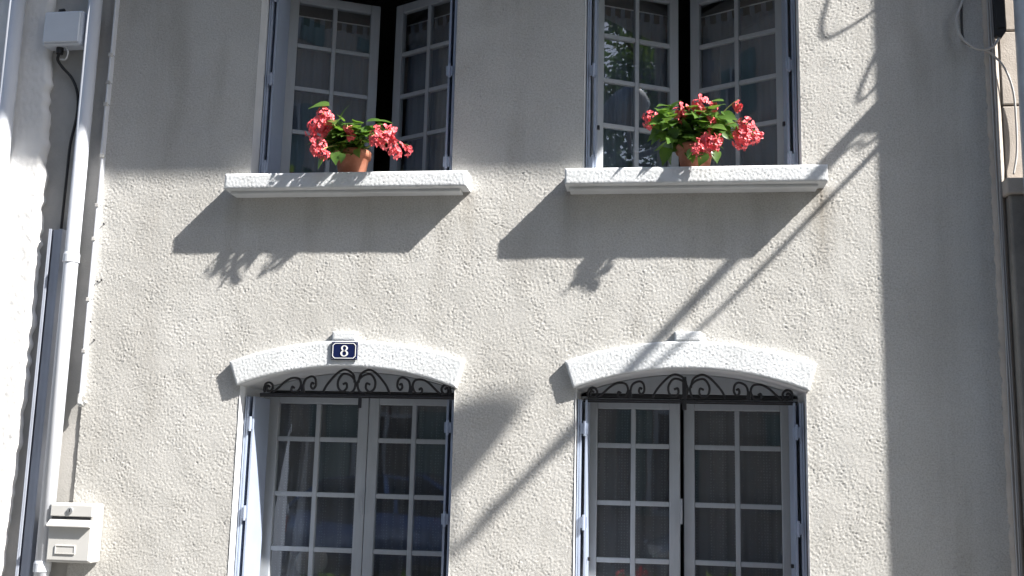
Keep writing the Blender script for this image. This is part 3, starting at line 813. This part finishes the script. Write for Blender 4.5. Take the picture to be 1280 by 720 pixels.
MB().box(a + .008, c - .008, my - .001, my + .0025, z0 + .008, z1 - .008).build('name_card', M['mail'], mbx)

# ------------------------------------------------------------------ right side: neighbour of stone, pier, pole with lamp, cables
rn = empty('stone_house', (5.0, 0.4, 0), 'neighbouring house of pale stone blocks beyond the dark pier', 'house')
MB().box(1.83, 8.6, .05, .5, 0, 9.5).build('core_wall', M['mortar'], rn)
bl_me = None
zc = 3.654 - 0.432 * 2; ci = 0
while zc < 5.2:
    x = 1.842 - (0.25 if ci % 2 else 0)
    while x < 4.6:
        a, c = max(x, 1.842), x + .575
        if c - a > .1:
            j = random.uniform(0, .004)
            MB().box(a, c - .010, .004 + j, .06, zc + .005, zc + .427).build('stone_block', M['block'], rn, bevel=.006)
        x += .585
    zc += .432; ci += 1
r = MB(); r.add([(1.8, -.05, 9.4), (8.7, -.05, 9.4), (8.7, 5, 11), (1.8, 5, 11), (1.8, -.05, 9.5), (8.7, -.05, 9.5), (8.7, 5, 11.1), (1.8, 5, 11.1)],
    [(0,3,2,1),(4,5,6,7),(0,1,5,4),(1,2,6,5),(2,3,7,6),(3,0,4,7)]); r.build('roof', M['tile'], rn)

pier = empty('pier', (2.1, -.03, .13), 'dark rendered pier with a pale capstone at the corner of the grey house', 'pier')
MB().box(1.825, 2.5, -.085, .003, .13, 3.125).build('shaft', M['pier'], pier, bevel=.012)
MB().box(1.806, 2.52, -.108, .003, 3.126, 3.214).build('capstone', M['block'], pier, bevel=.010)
# ragged mortar fillet closing the corner of the house
b = MB(); v = []; f = []; zs = np.linspace(.13, 5.3, 260); gg = grain(1, 260, .03, .25, .02, 77)[0] * .003
for j, z in enumerate(zs):
    lx_ = 1.757 + gg[j]; v += [(lx_, .004, z), (lx_ + .008, -.018, z), (1.80 + gg[(j * 7) % 260] * .4, -.022, z), (1.832, .003, z)]
for j in range(259):
    for i in range(3): f.append((j*4+i, j*4+i+1, (j+1)*4+i+1, (j+1)*4+i))
b.v = v; b.f = f
b.build('corner_fillet', M['block'], house, smooth=True)

lamp = empty('street_lamp', (1.98, -.20, .13), 'grey metal lamp post close against the pier carrying a lamp arm and cables', 'street lamp')
MB().tube([(1.98, -.20, .13), (1.98, -.20, 1.2), (1.98, -.20, 4.0), (1.98, -.20, 6.2)], [.118, .116, .113, .108], 28).build('post', M['pole'], lamp, smooth=True)
MB().lathe((1.98, -.20, 6.2), [(.118, 0), (.12, .02), (.07, .06), (.01, .075)], 24).build('cap', M['pole'], lamp)
a0 = toward_sun(1104, 127, .28); a1 = toward_sun(570, 690, 1.30)
MB().tube([a0.lerp(a1, -0.06), a0, a1], .030, 12).build('arm', M['pole'], lamp, smooth=True)
hb = toward_sun(638, 497, 1.16); he = toward_sun(560, 600, 1.32)
b = MB(); ax = (Vector((0, -1, -.45))).normalized(); c0 = hb + Vector((-.06, 0, .03))
b.tube([c0 + ax * t for t in (0, .02, .08, .2, .32, .40, .43)], [.07, .14, .17, .185, .175, .13, .05], 16)
b.build('lamp_head', M['pole'], lamp, smooth=True)
pa = hb + Vector((0, -.15, -.1)); 
MB().tube([pa, Vector((a1.x - .02, pa.y - .02, a1.z + .01))], .022, 8).build('upright', M['pole'], lamp, smooth=True)
MB().box(1.86, 2.10, -.325, -.075, 4.32, 4.37).build('clamp', M['zinc'], lamp, bevel=.004)

def wire(pts, r, label, m='cable', cat='cable', n=8):
    return tag(MB().tube(smooth_path(pts), r, 8).build('cable', M[m], None, smooth=True), label, cat)
w0 = toward_sun(1110, 170, .31); w1 = toward_sun(1030, 255, .47); w2 = toward_sun(865, 420, .73); w3 = toward_sun(600, 645, 1.16)
wire([Vector((1.98, -.30, w0.z + .06)), w0, w1, w2, w3], .0145, 'slack black cable running out from the lamp post under the lamp arm')
wire([toward_sun(*q) for q in ((1125, -8, .22), (1095, 12, .26), (1060, 35, .28), (1034, 47, .28), (1026, 38, .28), (1030, 15, .28), (1045, -25, .25), (1080, -60, .2))], .007, 'thin black cable looping wide near the top of the lamp post')
wire([toward_sun(*q) for q in ((1120, 20, .26), (1097, 62, .29), (1084, 90, .30), (1073, 118, .31), (1075, 126, .31), (1085, 119, .31), (1098, 104, .29), (1120, 85, .26))], .0075, 'tight black cable loop hanging beside the lamp post clamp')
wire([toward_sun(*q) for q in ((1120, 160, .34), (1096, 173, .36), (1078, 183, .38), (1072, 178, .38), (1050, 195, .40), (1030, 218, .46), (960, 290, .62))], .008, 'black cable bending back under the lamp arm')

bbx = empty('splice_box', (1.83, -.05, 4.03), 'black cable splice box fixed at the top corner of the house', 'splice box')
MB().prism([(1.806, 4.62), (1.865, 4.62), (1.865, 4.060), (1.838, 4.020), (1.806, 4.035)], -.062, -.019).build('casing', M['dark'], bbx, bevel=.004)
MB().prism([(1.812, 4.5), (1.859, 4.5), (1.859, 4.075), (1.812, 4.075)], -.067, -.0625).build('cover', M['dark'], bbx, bevel=.002)
P = [Vector((1.668, -.03, 4.42))] + [at(*q) for q in ((1203, 0, -.03), (1195, 25, -.05), (1203, 48, -.06), (1222, 61, -.06), (1240, 59, -.055), (1249, 47, -.045))]
wire(P, .0075, 'looped grey cable hanging from the splice box over the shaded wall', 'cable_grey')
P = [at(*q) for q in ((1228, 60, -.055), (1240, 68, -.035), (1255, 84, -.03), (1266, 112, -.02), (1270, 150, -.012), (1271, 190, -.012), (1267, 218, -.02))]
wire(P, .006, 'thin pale cable arching over the stone blocks beside the splice box', 'cable_grey')
P = [at(*q) for q in ((1252, 90, -.06), (1263, 118, -.05), (1262, 150, -.03), (1252, 175, -.01))]
wire([at(1203, -20, -.012), at(1202, 20, -.008), at(1204, 48, -.008), at(1213, 58, -.03)], .006, 'thin black cable dropping behind the looped grey cable')
for i, (dx, yy) in enumerate(((0, -.028), (.011, -.030), (.021, -.027))):
    wire([Vector((1.782 + dx + .004 * math.sin(z * (3 + i)), yy, z)) for z in (1.0 - .1 * i, 1.8, 2.5, 3.2, 3.9, 4.7)], .0045,
         ('outer', 'middle', 'inner')[i] + ' thin cable clipped down the ragged corner of the grey house', 'cable_grey')

# ------------------------------------------------------------------ potted begonias
def leaf_mesh(name, L, Wd, asym, droop, m):
    v = []; f = []; n = 6
    for i in range(n + 1):
        t = i / n; wv = Wd * (math.sin(math.pi * min(1, t * 1.05 + .0) ** .75) if t < .97 else 0.0)
        zc = -droop * t * t
        for s in (-1, 0, 1):
            ww = wv * (1 + asym * s) * s
            back = -.12 * L * (1 - t) * (1 if s else 0) * (t > 0)
            v.append((ww, L * t + back * (s != 0), zc + (abs(s) * .22 * wv)))
    for i in range(n):
        for k in range(2): f.append((i*3+k, i*3+k+1, (i+1)*3+k+1, (i+1)*3+k))
    me = bpy.data.meshes.new(name); me.from_pydata(v, [], f); me.update()
    me.polygons.foreach_set('use_smooth', [True] * len(f)); me.materials.append(m)
    return me
LEAF = [leaf_mesh('leaf', .105, .036, .25, .03, M['leaf']), leaf_mesh('leaf', .085, .032, -.25, .015, M['leaf']), leaf_mesh('leaf', .060, .022, .2, .012, M['leaf'])]

def cluster_mesh(n, rx, rz, seed):
    rd = random.Random(seed); v = []; f = []
    for i in range(n):
        while True:
            p = Vector((rd.uniform(-1, 1), rd.uniform(-1, 1), rd.uniform(-1, 1)))
            if p.length <= 1: break
        p = Vector((p.x * rx, p.y * rx * .8, p.z * rz))
        d = (p + Vector((rd.uniform(-.3, .3) * rx, -rx * .7, rd.uniform(-.4, .3) * rz))).normalized()
        a = d.orthogonal().normalized(); a = Matrix.Rotation(rd.uniform(0, 6.28), 3, d) @ a; bb = d.cross(a)
        r = rd.uniform(.0095, .0145)
        for q in range(4):
            t = q * 1.571; u = a * math.cos(t) + bb * math.sin(t); s = d.cross(u); long = 1.25 if q % 2 else .8
            k = len(v)
            v += [p, p + u * r * .5 * long + s * r * .62 + d * r * .30, p + u * r * 1.05 * long + s * r * .48 + d * r * .25, p + u * r * 1.25 * long + d * r * .10, p + u * r * 1.05 * long - s * r * .48 + d * r * .25, p + u * r * .5 * long - s * r * .62 + d * r * .30]
            f += [(k, k + 1, k + 2, k + 3), (k, k + 3, k + 4, k + 5)]
        k = len(v)   # yellowish heart / hanging bud
        q = p - Vector((0, 0, .012))
        v += [q + Vector((.004, 0, 0)), q + Vector((-.002, .0035, 0)), q + Vector((-.002, -.0035, 0)), q + Vector((0, 0, -.010)), q + Vector((0, 0, .008))]
        f += [(k, k+1, k+4), (k+1, k+2, k+4), (k+2, k, k+4), (k+1, k, k+3), (k+2, k+1, k+3), (k, k+2, k+3)]
    me = bpy.data.meshes.new('flower_cluster'); me.from_pydata([tuple(x) for x in v], [], f); me.update(); me.materials.append(M['petal'])
    return me
CL_BIG = [cluster_mesh(58, .074, .078, s) for s in (1, 2)]
CL_MED = [cluster_mesh(30, .050, .054, s) for s in (3, 4)]
CL_SML = [cluster_mesh(11, .026, .030, s) for s in (5, 6)]

def place(me, name, parent, loc, rot=(0, 0, 0), sc=1.0):
    o = bpy.data.objects.new(name, me); link(o, parent)
    o.location = loc; o.rotation_euler = rot; o.scale = (sc,) * 3
    return o

def leaf_at(parent, tip_dir, loc, k, sc, roll=0.0):
    d = Vector(tip_dir).normalized(); up = Vector((random.uniform(-.3, .3), random.uniform(-.75, -.2), random.uniform(.4, 1.0)))
    x = d.cross(up).normalized(); z = x.cross(d)
    m = Matrix((x, d, z)).transposed()
    o = place(LEAF[k], 'leaf', parent, loc, m.to_euler(), sc)
    return o

def begonia(base, label, clusters, nleaf, spread, extra, seed, ymean, mass):
    random.seed(seed)
    bx, by, bz = base
    root = empty('potted_begonia', base, label, 'plant', 'potted begonias on the upper sills')
    prof = [(.072, 0), (.078, .005), (.096, .102), (.098, .104), (.108, .106), (.112, .140), (.106, .146), (.100, .144), (.097, .120)]
    pot = MB().lathe(base, prof, 32).build('pot', M['terracotta'], root, smooth=True)
    MB().lathe((bx, by, bz + .112), [(.0965, 0), (.0965, .012), (.05, .02), (.002, .024)], 20).build('soil', M['soil'], pot)
    top = Vector((bx, by, bz + .13))
    st = []
    for (px, py, Y, kind) in clusters:
        p = at(px, py, Y); st.append(p)
        me = random.choice({'b': CL_BIG, 'm': CL_MED, 's': CL_SML}[kind])
        place(me, 'flower_cluster', root, p, (random.uniform(-.3, .3), random.uniform(-.3, .3), random.uniform(0, 6.28) * 0 + random.uniform(-.6, .6)))
        midp = top.lerp(p, .5) + Vector((random.uniform(-.02, .02), -.01, .05))
        MB().tube(smooth_path([top + Vector((random.uniform(-.05, .05), random.uniform(-.04, .04), -.01)), midp, p + Vector((0, 0, .03)), p], 5), .0032, 5).build('stem', M['stem'], root, smooth=True)
    stems = []
    for i in range(9):
        a = random.uniform(0, 6.28); rr = random.uniform(.3, 1)
        tip = top + Vector((spread[0] * rr * math.cos(a), spread[1] * rr * math.sin(a) + ymean, spread[2] * random.uniform(.45, 1.0)))
        pth = smooth_path([top + Vector((random.uniform(-.04, .04), random.uniform(-.04, .04), -.01)), top.lerp(tip, .5) + Vector((0, 0, .03)), tip], 6)
        MB().tube(pth, .0042, 5).build('stem', M['stem'], root, smooth=True); stems.append(pth)
    for i in range(nleaf):
        pth = random.choice(stems); p = random.choice(pth[3:]) + Vector((random.uniform(-.05, .05), random.uniform(-.05, .03), random.uniform(-.06, .02)))
        out = Vector((p.x - bx + random.uniform(-.09, .09), p.y - by + random.uniform(-.10, .05), random.uniform(-.06, .05)))
        leaf_at(root, out + Vector((0, -.01, 0)), p, random.choice((0, 0, 1, 1, 2)), random.uniform(.9, 1.5))
    for (px, py, rx_, rz_, n_) in mass:          # the dense dark body of the foliage
        for i in range(n_):
            while True:
                q = Vector((random.uniform(-1, 1), random.uniform(-1, 1), random.uniform(-1, 1)))
                if q.length < 1: break
            p = at(px + q.x * rx_, py + q.z * rz_, -.09 + q.y * .10)
            leaf_at(root, (q.x + random.uniform(-.5, .5), q.y - .5 + random.uniform(-.4, .3), random.uniform(-.8, .25)), p, random.choice((0, 0, 1)), random.uniform(.8, 1.25))
    for (px, py, Y, dx, dz, k, sc) in extra:
        leaf_at(root, (dx, random.uniform(-.3, 0), dz), at(px, py, Y), k, sc)
    return root
begonia((at(440, 212, -.035).x, -.035, 3.293), 'red begonia in a terracotta pot on the sill above the number plate',
        [(396, 160, -.21, 'b'), (404, 145, -.20, 'm'), (408, 152, -.22, 'm'), (434, 163, -.23, 's'), (438, 168, -.22, 's'), (477, 171, -.24, 'b'), (488, 168, -.22, 'm'), (466, 174, -.23, 's'), (397, 183, -.24, 'm'), (405, 192, -.25, 's'), (494, 186, -.10, 'm'), (508, 187, -.05, 's')],
        70, (.16, .11, .15), [(404, 196, -.25, -.5, -.9, 1, .9), (418, 190, -.25, .2, -1, 1, 1.), (430, 192, -.26, -.3, -1, 2, 1.), (412, 132, -.20, -1, .05, 0, 1.2), (425, 150, -.17, .2, .6, 0, 1), (452, 160, -.18, .8, -.5, 1, 1.0), (458, 152, -.16, .9, .2, 0, 1), (446, 186, -.16, .3, -.8, 2, 1.0),
        (470, 152, -.15, 1, .1, 0, 1), (418, 168, -.15, -.5, -.6, 1, 1), (430, 178, -.15, -.2, -.8, 1, .9)], 4, -.05, [(440, 166, 34, 16, 46)])
begonia((at(869, 208, -.035).x, -.035, 3.291), 'red begonia in a terracotta pot on the sill above the plain arched lintel',
        [(851, 140, -.16, 'm'), (874, 130, -.14, 'm'), (890, 133, -.12, 's'), (888, 152, -.17, 's'), (884, 172, -.22, 'm'), (873, 184, -.25, 'm'), (890, 182, -.25, 'm'), (897, 174, -.17, 's'), (931, 158, -.16, 'm'), (926, 174, -.17, 'm'), (936, 168, -.16, 'm'), (946, 170, -.14, 's'), (921, 132, -.10, 's'), (813, 150, .06, 'm')],
        80, (.18, .12, .16), [(880, 190, -.26, -.4, -1, 1, 1.), (892, 188, -.26, .3, -1, 1, .9), (866, 186, -.25, -.6, -1, 2, 1.1), (905, 126, -.12, -1, .1, 1, .9), (838, 138, -.14, .4, .5, 1, 1), (872, 158, -.18, .3, -.4, 2, 1.1), (830, 165, -.10, -.6, -.5, 0, 1), (836, 185, -.10, -.3, -.9, 0, 1),
        (905, 165, -.16, .5, -.6, 2, 1), (912, 158, -.15, .7, -.4, 1, .8), (845, 160, -.16, -.2, -.7, 0, .9), (822, 150, -.06, -.8, -.2, 0, 1)], 9, -.05, [(846, 155, 24, 26, 50), (884, 148, 32, 18, 40)])

# planters on the lower sills (their tops reach the bottom of the view)
def planter(k, top_z, label, seed):
    random.seed(seed); x0, x1, *_ = OP[k]; cx = (x0 + x1) / 2
    root = empty('window_planter', (cx, -.04, .645), label, 'planter', 'planters on the lower sills')
    b = MB(); a, c = cx - .45, cx + .45
    b.add([(a, -.12, .645), (c, -.12, .645), (c, .05, .645), (a, .05, .645), (a - .02, -.14, .80), (c + .02, -.14, .80), (c + .02, .07, .80), (a - .02, .07, .80)],
          [(0,3,2,1),(4,5,6,7),(0,1,5,4),(1,2,6,5),(2,3,7,6),(3,0,4,7)])
    b.build('trough', M['terracotta'], root, bevel=.006)
    MB().box(a, c, -.12, .05, .801, .808).build('soil', M['soil'], root)
    for i in range(60):
        x = random.uniform(a, c); h = random.uniform(.10, top_z - .82 - .05)
        leaf_at(root, (random.uniform(-1, 1), random.uniform(-1, .8), random.uniform(-.2, .8)), Vector((x, -.03 + random.uniform(-.06, .05), .80 + h)), random.choice((0, 1, 2)), random.uniform(.7, 1))
    for i in range(7):
        x = a + .06 + i * .13; z = top_z - random.uniform(.05, .12)
        place(random.choice(CL_SML + CL_MED), 'flower_cluster', root, (x, -.05, z))
        MB().tube([(x, -.03, .80), (x + .01, -.04, (z + .8) / 2), (x, -.05, z)], .003, 5).build('stem', M['stem'], root)
planter('LL', .93, 'terracotta trough of begonias on the sill below the number plate window', 12)
planter('LR', 1.05, 'terracotta trough of begonias on the sill below the plain lintel window', 13)

# ------------------------------------------------------------------ across the street (seen in the panes)
M['far_wall'] = mat('far_render', (0.33, 0.30, 0.26), 0.95, col2=(0.42, 0.39, 0.35), scale=1.2)
M['far_wall2'] = mat('far_stone', (0.28, 0.25, 0.21), 0.95, col2=(0.36, 0.32, 0.27), scale=2)
M['far_shutter'] = mat('far_shutter', (0.10, 0.17, 0.16), 0.6)
def far_house(x0, x1, h, m, label, floors):
    root = empty('terraced_house', ((x0 + x1) / 2, -13.5, 0), label, 'house', 'houses across the street')
    yf = -10.6
    wl = MB().box(x0, x1, -17.0, yf, 0, h).build('wall', M[m], root)
    nw = max(2, int((x1 - x0) / 2.6))
    for fl in range(floors):
        for i in range(nw):
            cx = x0 + (i + .5) * (x1 - x0) / nw; z = 1.0 + fl * 2.9
            if fl == 0 and i == nw // 2:
                d = MB().box(cx - .5, cx + .5, yf, yf + .05, .13, 2.3).build('door', M['far_shutter'], root, bevel=.01)
                MB().tube([(cx + .38, yf + .06, 1.1), (cx + .38, yf + .1, 1.1)], .03, 8).build('handle', M['steel'], d)
                continue
            wf = MB(); a, c, zb, zt = cx - .5, cx + .5, z, z + 1.5
            wf.box(a, a + .07, yf, yf + .05, zb, zt); wf.box(c - .07, c, yf, yf + .05, zb, zt); wf.box(a + .07, c - .07, yf, yf + .05, zt - .07, zt); wf.box(a + .07, c - .07, yf, yf + .05, zb, zb + .07); wf.box(cx - .03, cx + .03, yf, yf + .05, zb + .07, zt - .07)
            wfo = wf.build('window', M['sash'], root)
            MB().box(a + .071, cx - .031, yf, yf + .02, zb + .071, zt - .071).build('pane', M['dark'], wfo); MB().box(cx + .031, c - .071, yf, yf + .02, zb + .071, zt - .071).build('pane', M['dark'], wfo)
            MB().box(a - .55, a - .03, yf, yf + .06, zb, zt).build('shutter', M['far_shutter'], root); MB().box(c + .03, c + .55, yf, yf + .06, zb, zt).build('shutter', M['far_shutter'], root)
    rr = MB(); rr.add([(x0 - .1, yf + .45, h), (x1 + .1, yf + .45, h), (x1 + .1, -13.8, h + 1.5), (x0 - .1, -13.8, h + 1.5), (x1 + .1, -17.3, h), (x0 - .1, -17.3, h)],
        [(0,1,2,3),(3,2,4,5),(0,3,5),(1,4,2),(0,5,4,1)]); ro = rr.build('roof', M['tile'], root)
    MB().box(x1 - 1.6, x1 - .9, -13.4, -12.8, h + .6, h + 2.4).build('chimney', M['far_wall2'], ro)
far_house(-21.5, -6.2, 14.2, 'far_wall', 'wide beige terraced house across the street, farthest from the tree', 4)
far_house(-6.0, 2.4, 13.4, 'far_wall2', 'tall brown terraced house across the street behind the blue car', 4)
far_house(2.6, 8.6, 12.8, 'far_wall', 'narrow terraced house across the street beside the tree', 4)

tree = empty('tree', (14.2, -10.2, .13), 'tall leafy green tree across the street past the terraced houses', 'tree')
random.seed(5)
b = MB(); T0 = Vector((14.2, -10.2, .13)); b.tube([T0, T0 + Vector((.15, .1, 2.5)), T0 + Vector((.05, .3, 6)), T0 + Vector((.3, .2, 11))], [.42, .33, .24, .08], 12)
limbs = []
for i in range(20):
    a = i * 2.4; s0 = T0 + Vector((.1, .2, 3.0 + i * .40)); k = 1.0 - .35 * abs(i - 8) / 12
    e0 = s0 + Vector((math.cos(a) * random.uniform(2.2, 4.2) * k, math.sin(a) * random.uniform(2.0, 3.4) * k, random.uniform(.8, 2.4)))
    b.tube([s0, s0.lerp(e0, .5) + Vector((0, 0, .2)), e0], [.11, .07, .02], 7); limbs.append((s0, e0))
b.build('trunk', M['bark'], tree, smooth=True)
v = []; f = []
for (s0, e0) in limbs:
    for c in range(12):
        cc = s0.lerp(e0, random.uniform(.3, 1.1)) + Vector((random.gauss(0, .45), random.gauss(0, .45), random.gauss(.15, .4)))
        for l in range(90):
            p = cc + Vector((random.gauss(0, .36), random.gauss(0, .36), random.gauss(0, .28)))
            d = Vector((random.uniform(-1, 1), random.uniform(-1, 1), random.uniform(-.8, .4))).normalized(); s = d.orthogonal().normalized() * .055; L = .2; k = len(v)
            v += [p, p + d * L * .5 + s, p + d * L, p + d * L * .5 - s]; f.append((k, k + 1, k + 2, k + 3))
me = bpy.data.meshes.new('crown'); me.from_pydata([tuple(x) for x in v], [], f); me.update(); me.materials.append(M['leaf_tree'])
link(bpy.data.objects.new('crown', me), tree)

M['car_blue'] = mat('car_blue', (0.12, 0.19, 0.38), 0.06, metal=0.35); M['car_grey'] = mat('car_silver', (0.42, 0.44, 0.46), 0.07, metal=0.5)
M['car_glass'] = mat('car_glass', (0.012, 0.014, 0.016), 0.03); M['tyre'] = mat('tyre', (0.02, 0.02, 0.02), 0.8); M['lens'] = mat('lamp_lens', (0.75, 0.76, 0.78), 0.1); M['tail'] = mat('tail_lens', (0.4, 0.015, 0.015), 0.15)
def car(cx, cy_, face, paint, label):
    z0 = .008
    root = empty('parked_car', (cx, cy_, z0), label, 'car', 'cars parked across the street')
    X = lambda x: cx + face * x
    st = [(-2.02, .52, .74, .60), (-1.97, .34, .90, .74), (-1.70, .26, .96, .82), (-1.0, .24, .97, .86), (0.0, .24, .96, .86), (.80, .24, .95, .86), (1.10, .24, .90, .85), (1.60, .26, .82, .82), (1.92, .32, .72, .74), (2.03, .44, .60, .58)]
    v = []; f = []; n = 9
    for (x, zb, zt, hw) in st:
        sec = [(-hw * .86, zb), (-hw, zb + (zt - zb) * .35), (-hw, zb + (zt - zb) * .7), (-hw * .92, zt - .01), (0, zt + .02), (hw * .92, zt - .01), (hw, zb + (zt - zb) * .7), (hw, zb + (zt - zb) * .35), (hw * .86, zb)]
        v += [(X(x), cy_ + y, z0 + z) for y, z in sec]
    for i in range(len(st) - 1):
        for k in range(n): f.append((i*n+k, i*n+(k+1) % n, (i+1)*n+(k+1) % n, (i+1)*n+k))
    f += [tuple(range(n)), tuple(range((len(st)-1)*n, len(st)*n))]
    b = MB(); b.add(v, f); body = b.build('body', M[paint], root, smooth=True)
    gs = [(-1.92, .93, .74, .96), (-1.62, 1.28, .60, 1.29), (-1.35, 1.40, .57, 1.42), (-.6, 1.45, .58, 1.48), (0.0, 1.42, .58, 1.45), (.30, 1.28, .62, 1.30), (.92, .93, .74, .95)]
    v = []; f = []
    for (x, z, hw, zc_) in gs: v += [(X(x), cy_ - .78, z0 + .93), (X(x), cy_ - hw, z0 + z), (X(x), cy_, z0 + zc_), (X(x), cy_ + hw, z0 + z), (X(x), cy_ + .78, z0 + .93)]
    for i in range(len(gs) - 1):
        for k in range(4): f.append((i*5+k, i*5+k+1, (i+1)*5+k+1, (i+1)*5+k))
    b = MB(); b.add(v, f); b.build('windows', M['car_glass'], root)
    v = []; f = []
    for (x, z, hw, zc_) in gs[1:5]: v += [(X(x), cy_ - hw - .01, z0 + z - .03), (X(x), cy_ - hw * .96, z0 + z + .012), (X(x), cy_, z0 + zc_ + .015), (X(x), cy_ + hw * .96, z0 + z + .012), (X(x), cy_ + hw + .01, z0 + z - .03)]
    for i in range(3):
        for k in range(4): f.append((i*5+k, i*5+k+1, (i+1)*5+k+1, (i+1)*5+k))
    b = MB(); b.add(v, f); b.build('roof', M[paint], root, smooth=True)
    for s in (-1, 1):
        for (xa, za, xb_, zb_, ha, hb_) in ((0.02, 1.43, .92, .95, .59, .76), (-.52, 1.44, -.45, .95, .60, .785), (-1.4, 1.40, -1.9, .95, .59, .76)):
            MB().tube([(X(xa), cy_ + s * ha, z0 + za), (X(xb_), cy_ + s * hb_, z0 + zb_)], .035, 6).build('pillar', M[paint], root)
        for xw in (-1.25, 1.28):
            c = Vector((X(xw), cy_ + s * .76, z0 + .31))
            w_ = MB().tube([c + Vector((0, s * q, 0)) for q in (-.09, -.08, .08, .10)], [.26, .31, .31, .27], 24).build('wheel', M['tyre'], root, smooth=True)
            MB().tube([c + Vector((0, s * .09, 0)), c + Vector((0, s * .112, 0))], [.20, .17], 20).build('rim', M['steel'], w_)
        b = MB(); b.box(min(X(.72), X(.86)), max(X(.72), X(.86)), *sorted((cy_ + s * .87, cy_ + s * 1.03)), z0 + .93, z0 + 1.05); b.build('wing_mirror', M[paint], root, bevel=.03)
        b = MB(); b.box(min(X(1.80), X(1.99)), max(X(1.80), X(1.99)), *sorted((cy_ + s * .45, cy_ + s * .75)), z0 + .58, z0 + .72); b.build('headlight', M['lens'], root, bevel=.03)
        b = MB(); b.box(min(X(-2.0), X(-1.85)), max(X(-2.0), X(-1.85)), *sorted((cy_ + s * .5, cy_ + s * .78)), z0 + .62, z0 + .85); b.build('tail_light', M['tail'], root, bevel=.02)
car(-3.3, -8.35, 1, 'car_blue', 'blue hatchback parked at the far kerb')
car(2.3, -8.35, -1, 'car_grey', 'silver hatchback parked at the far kerb')
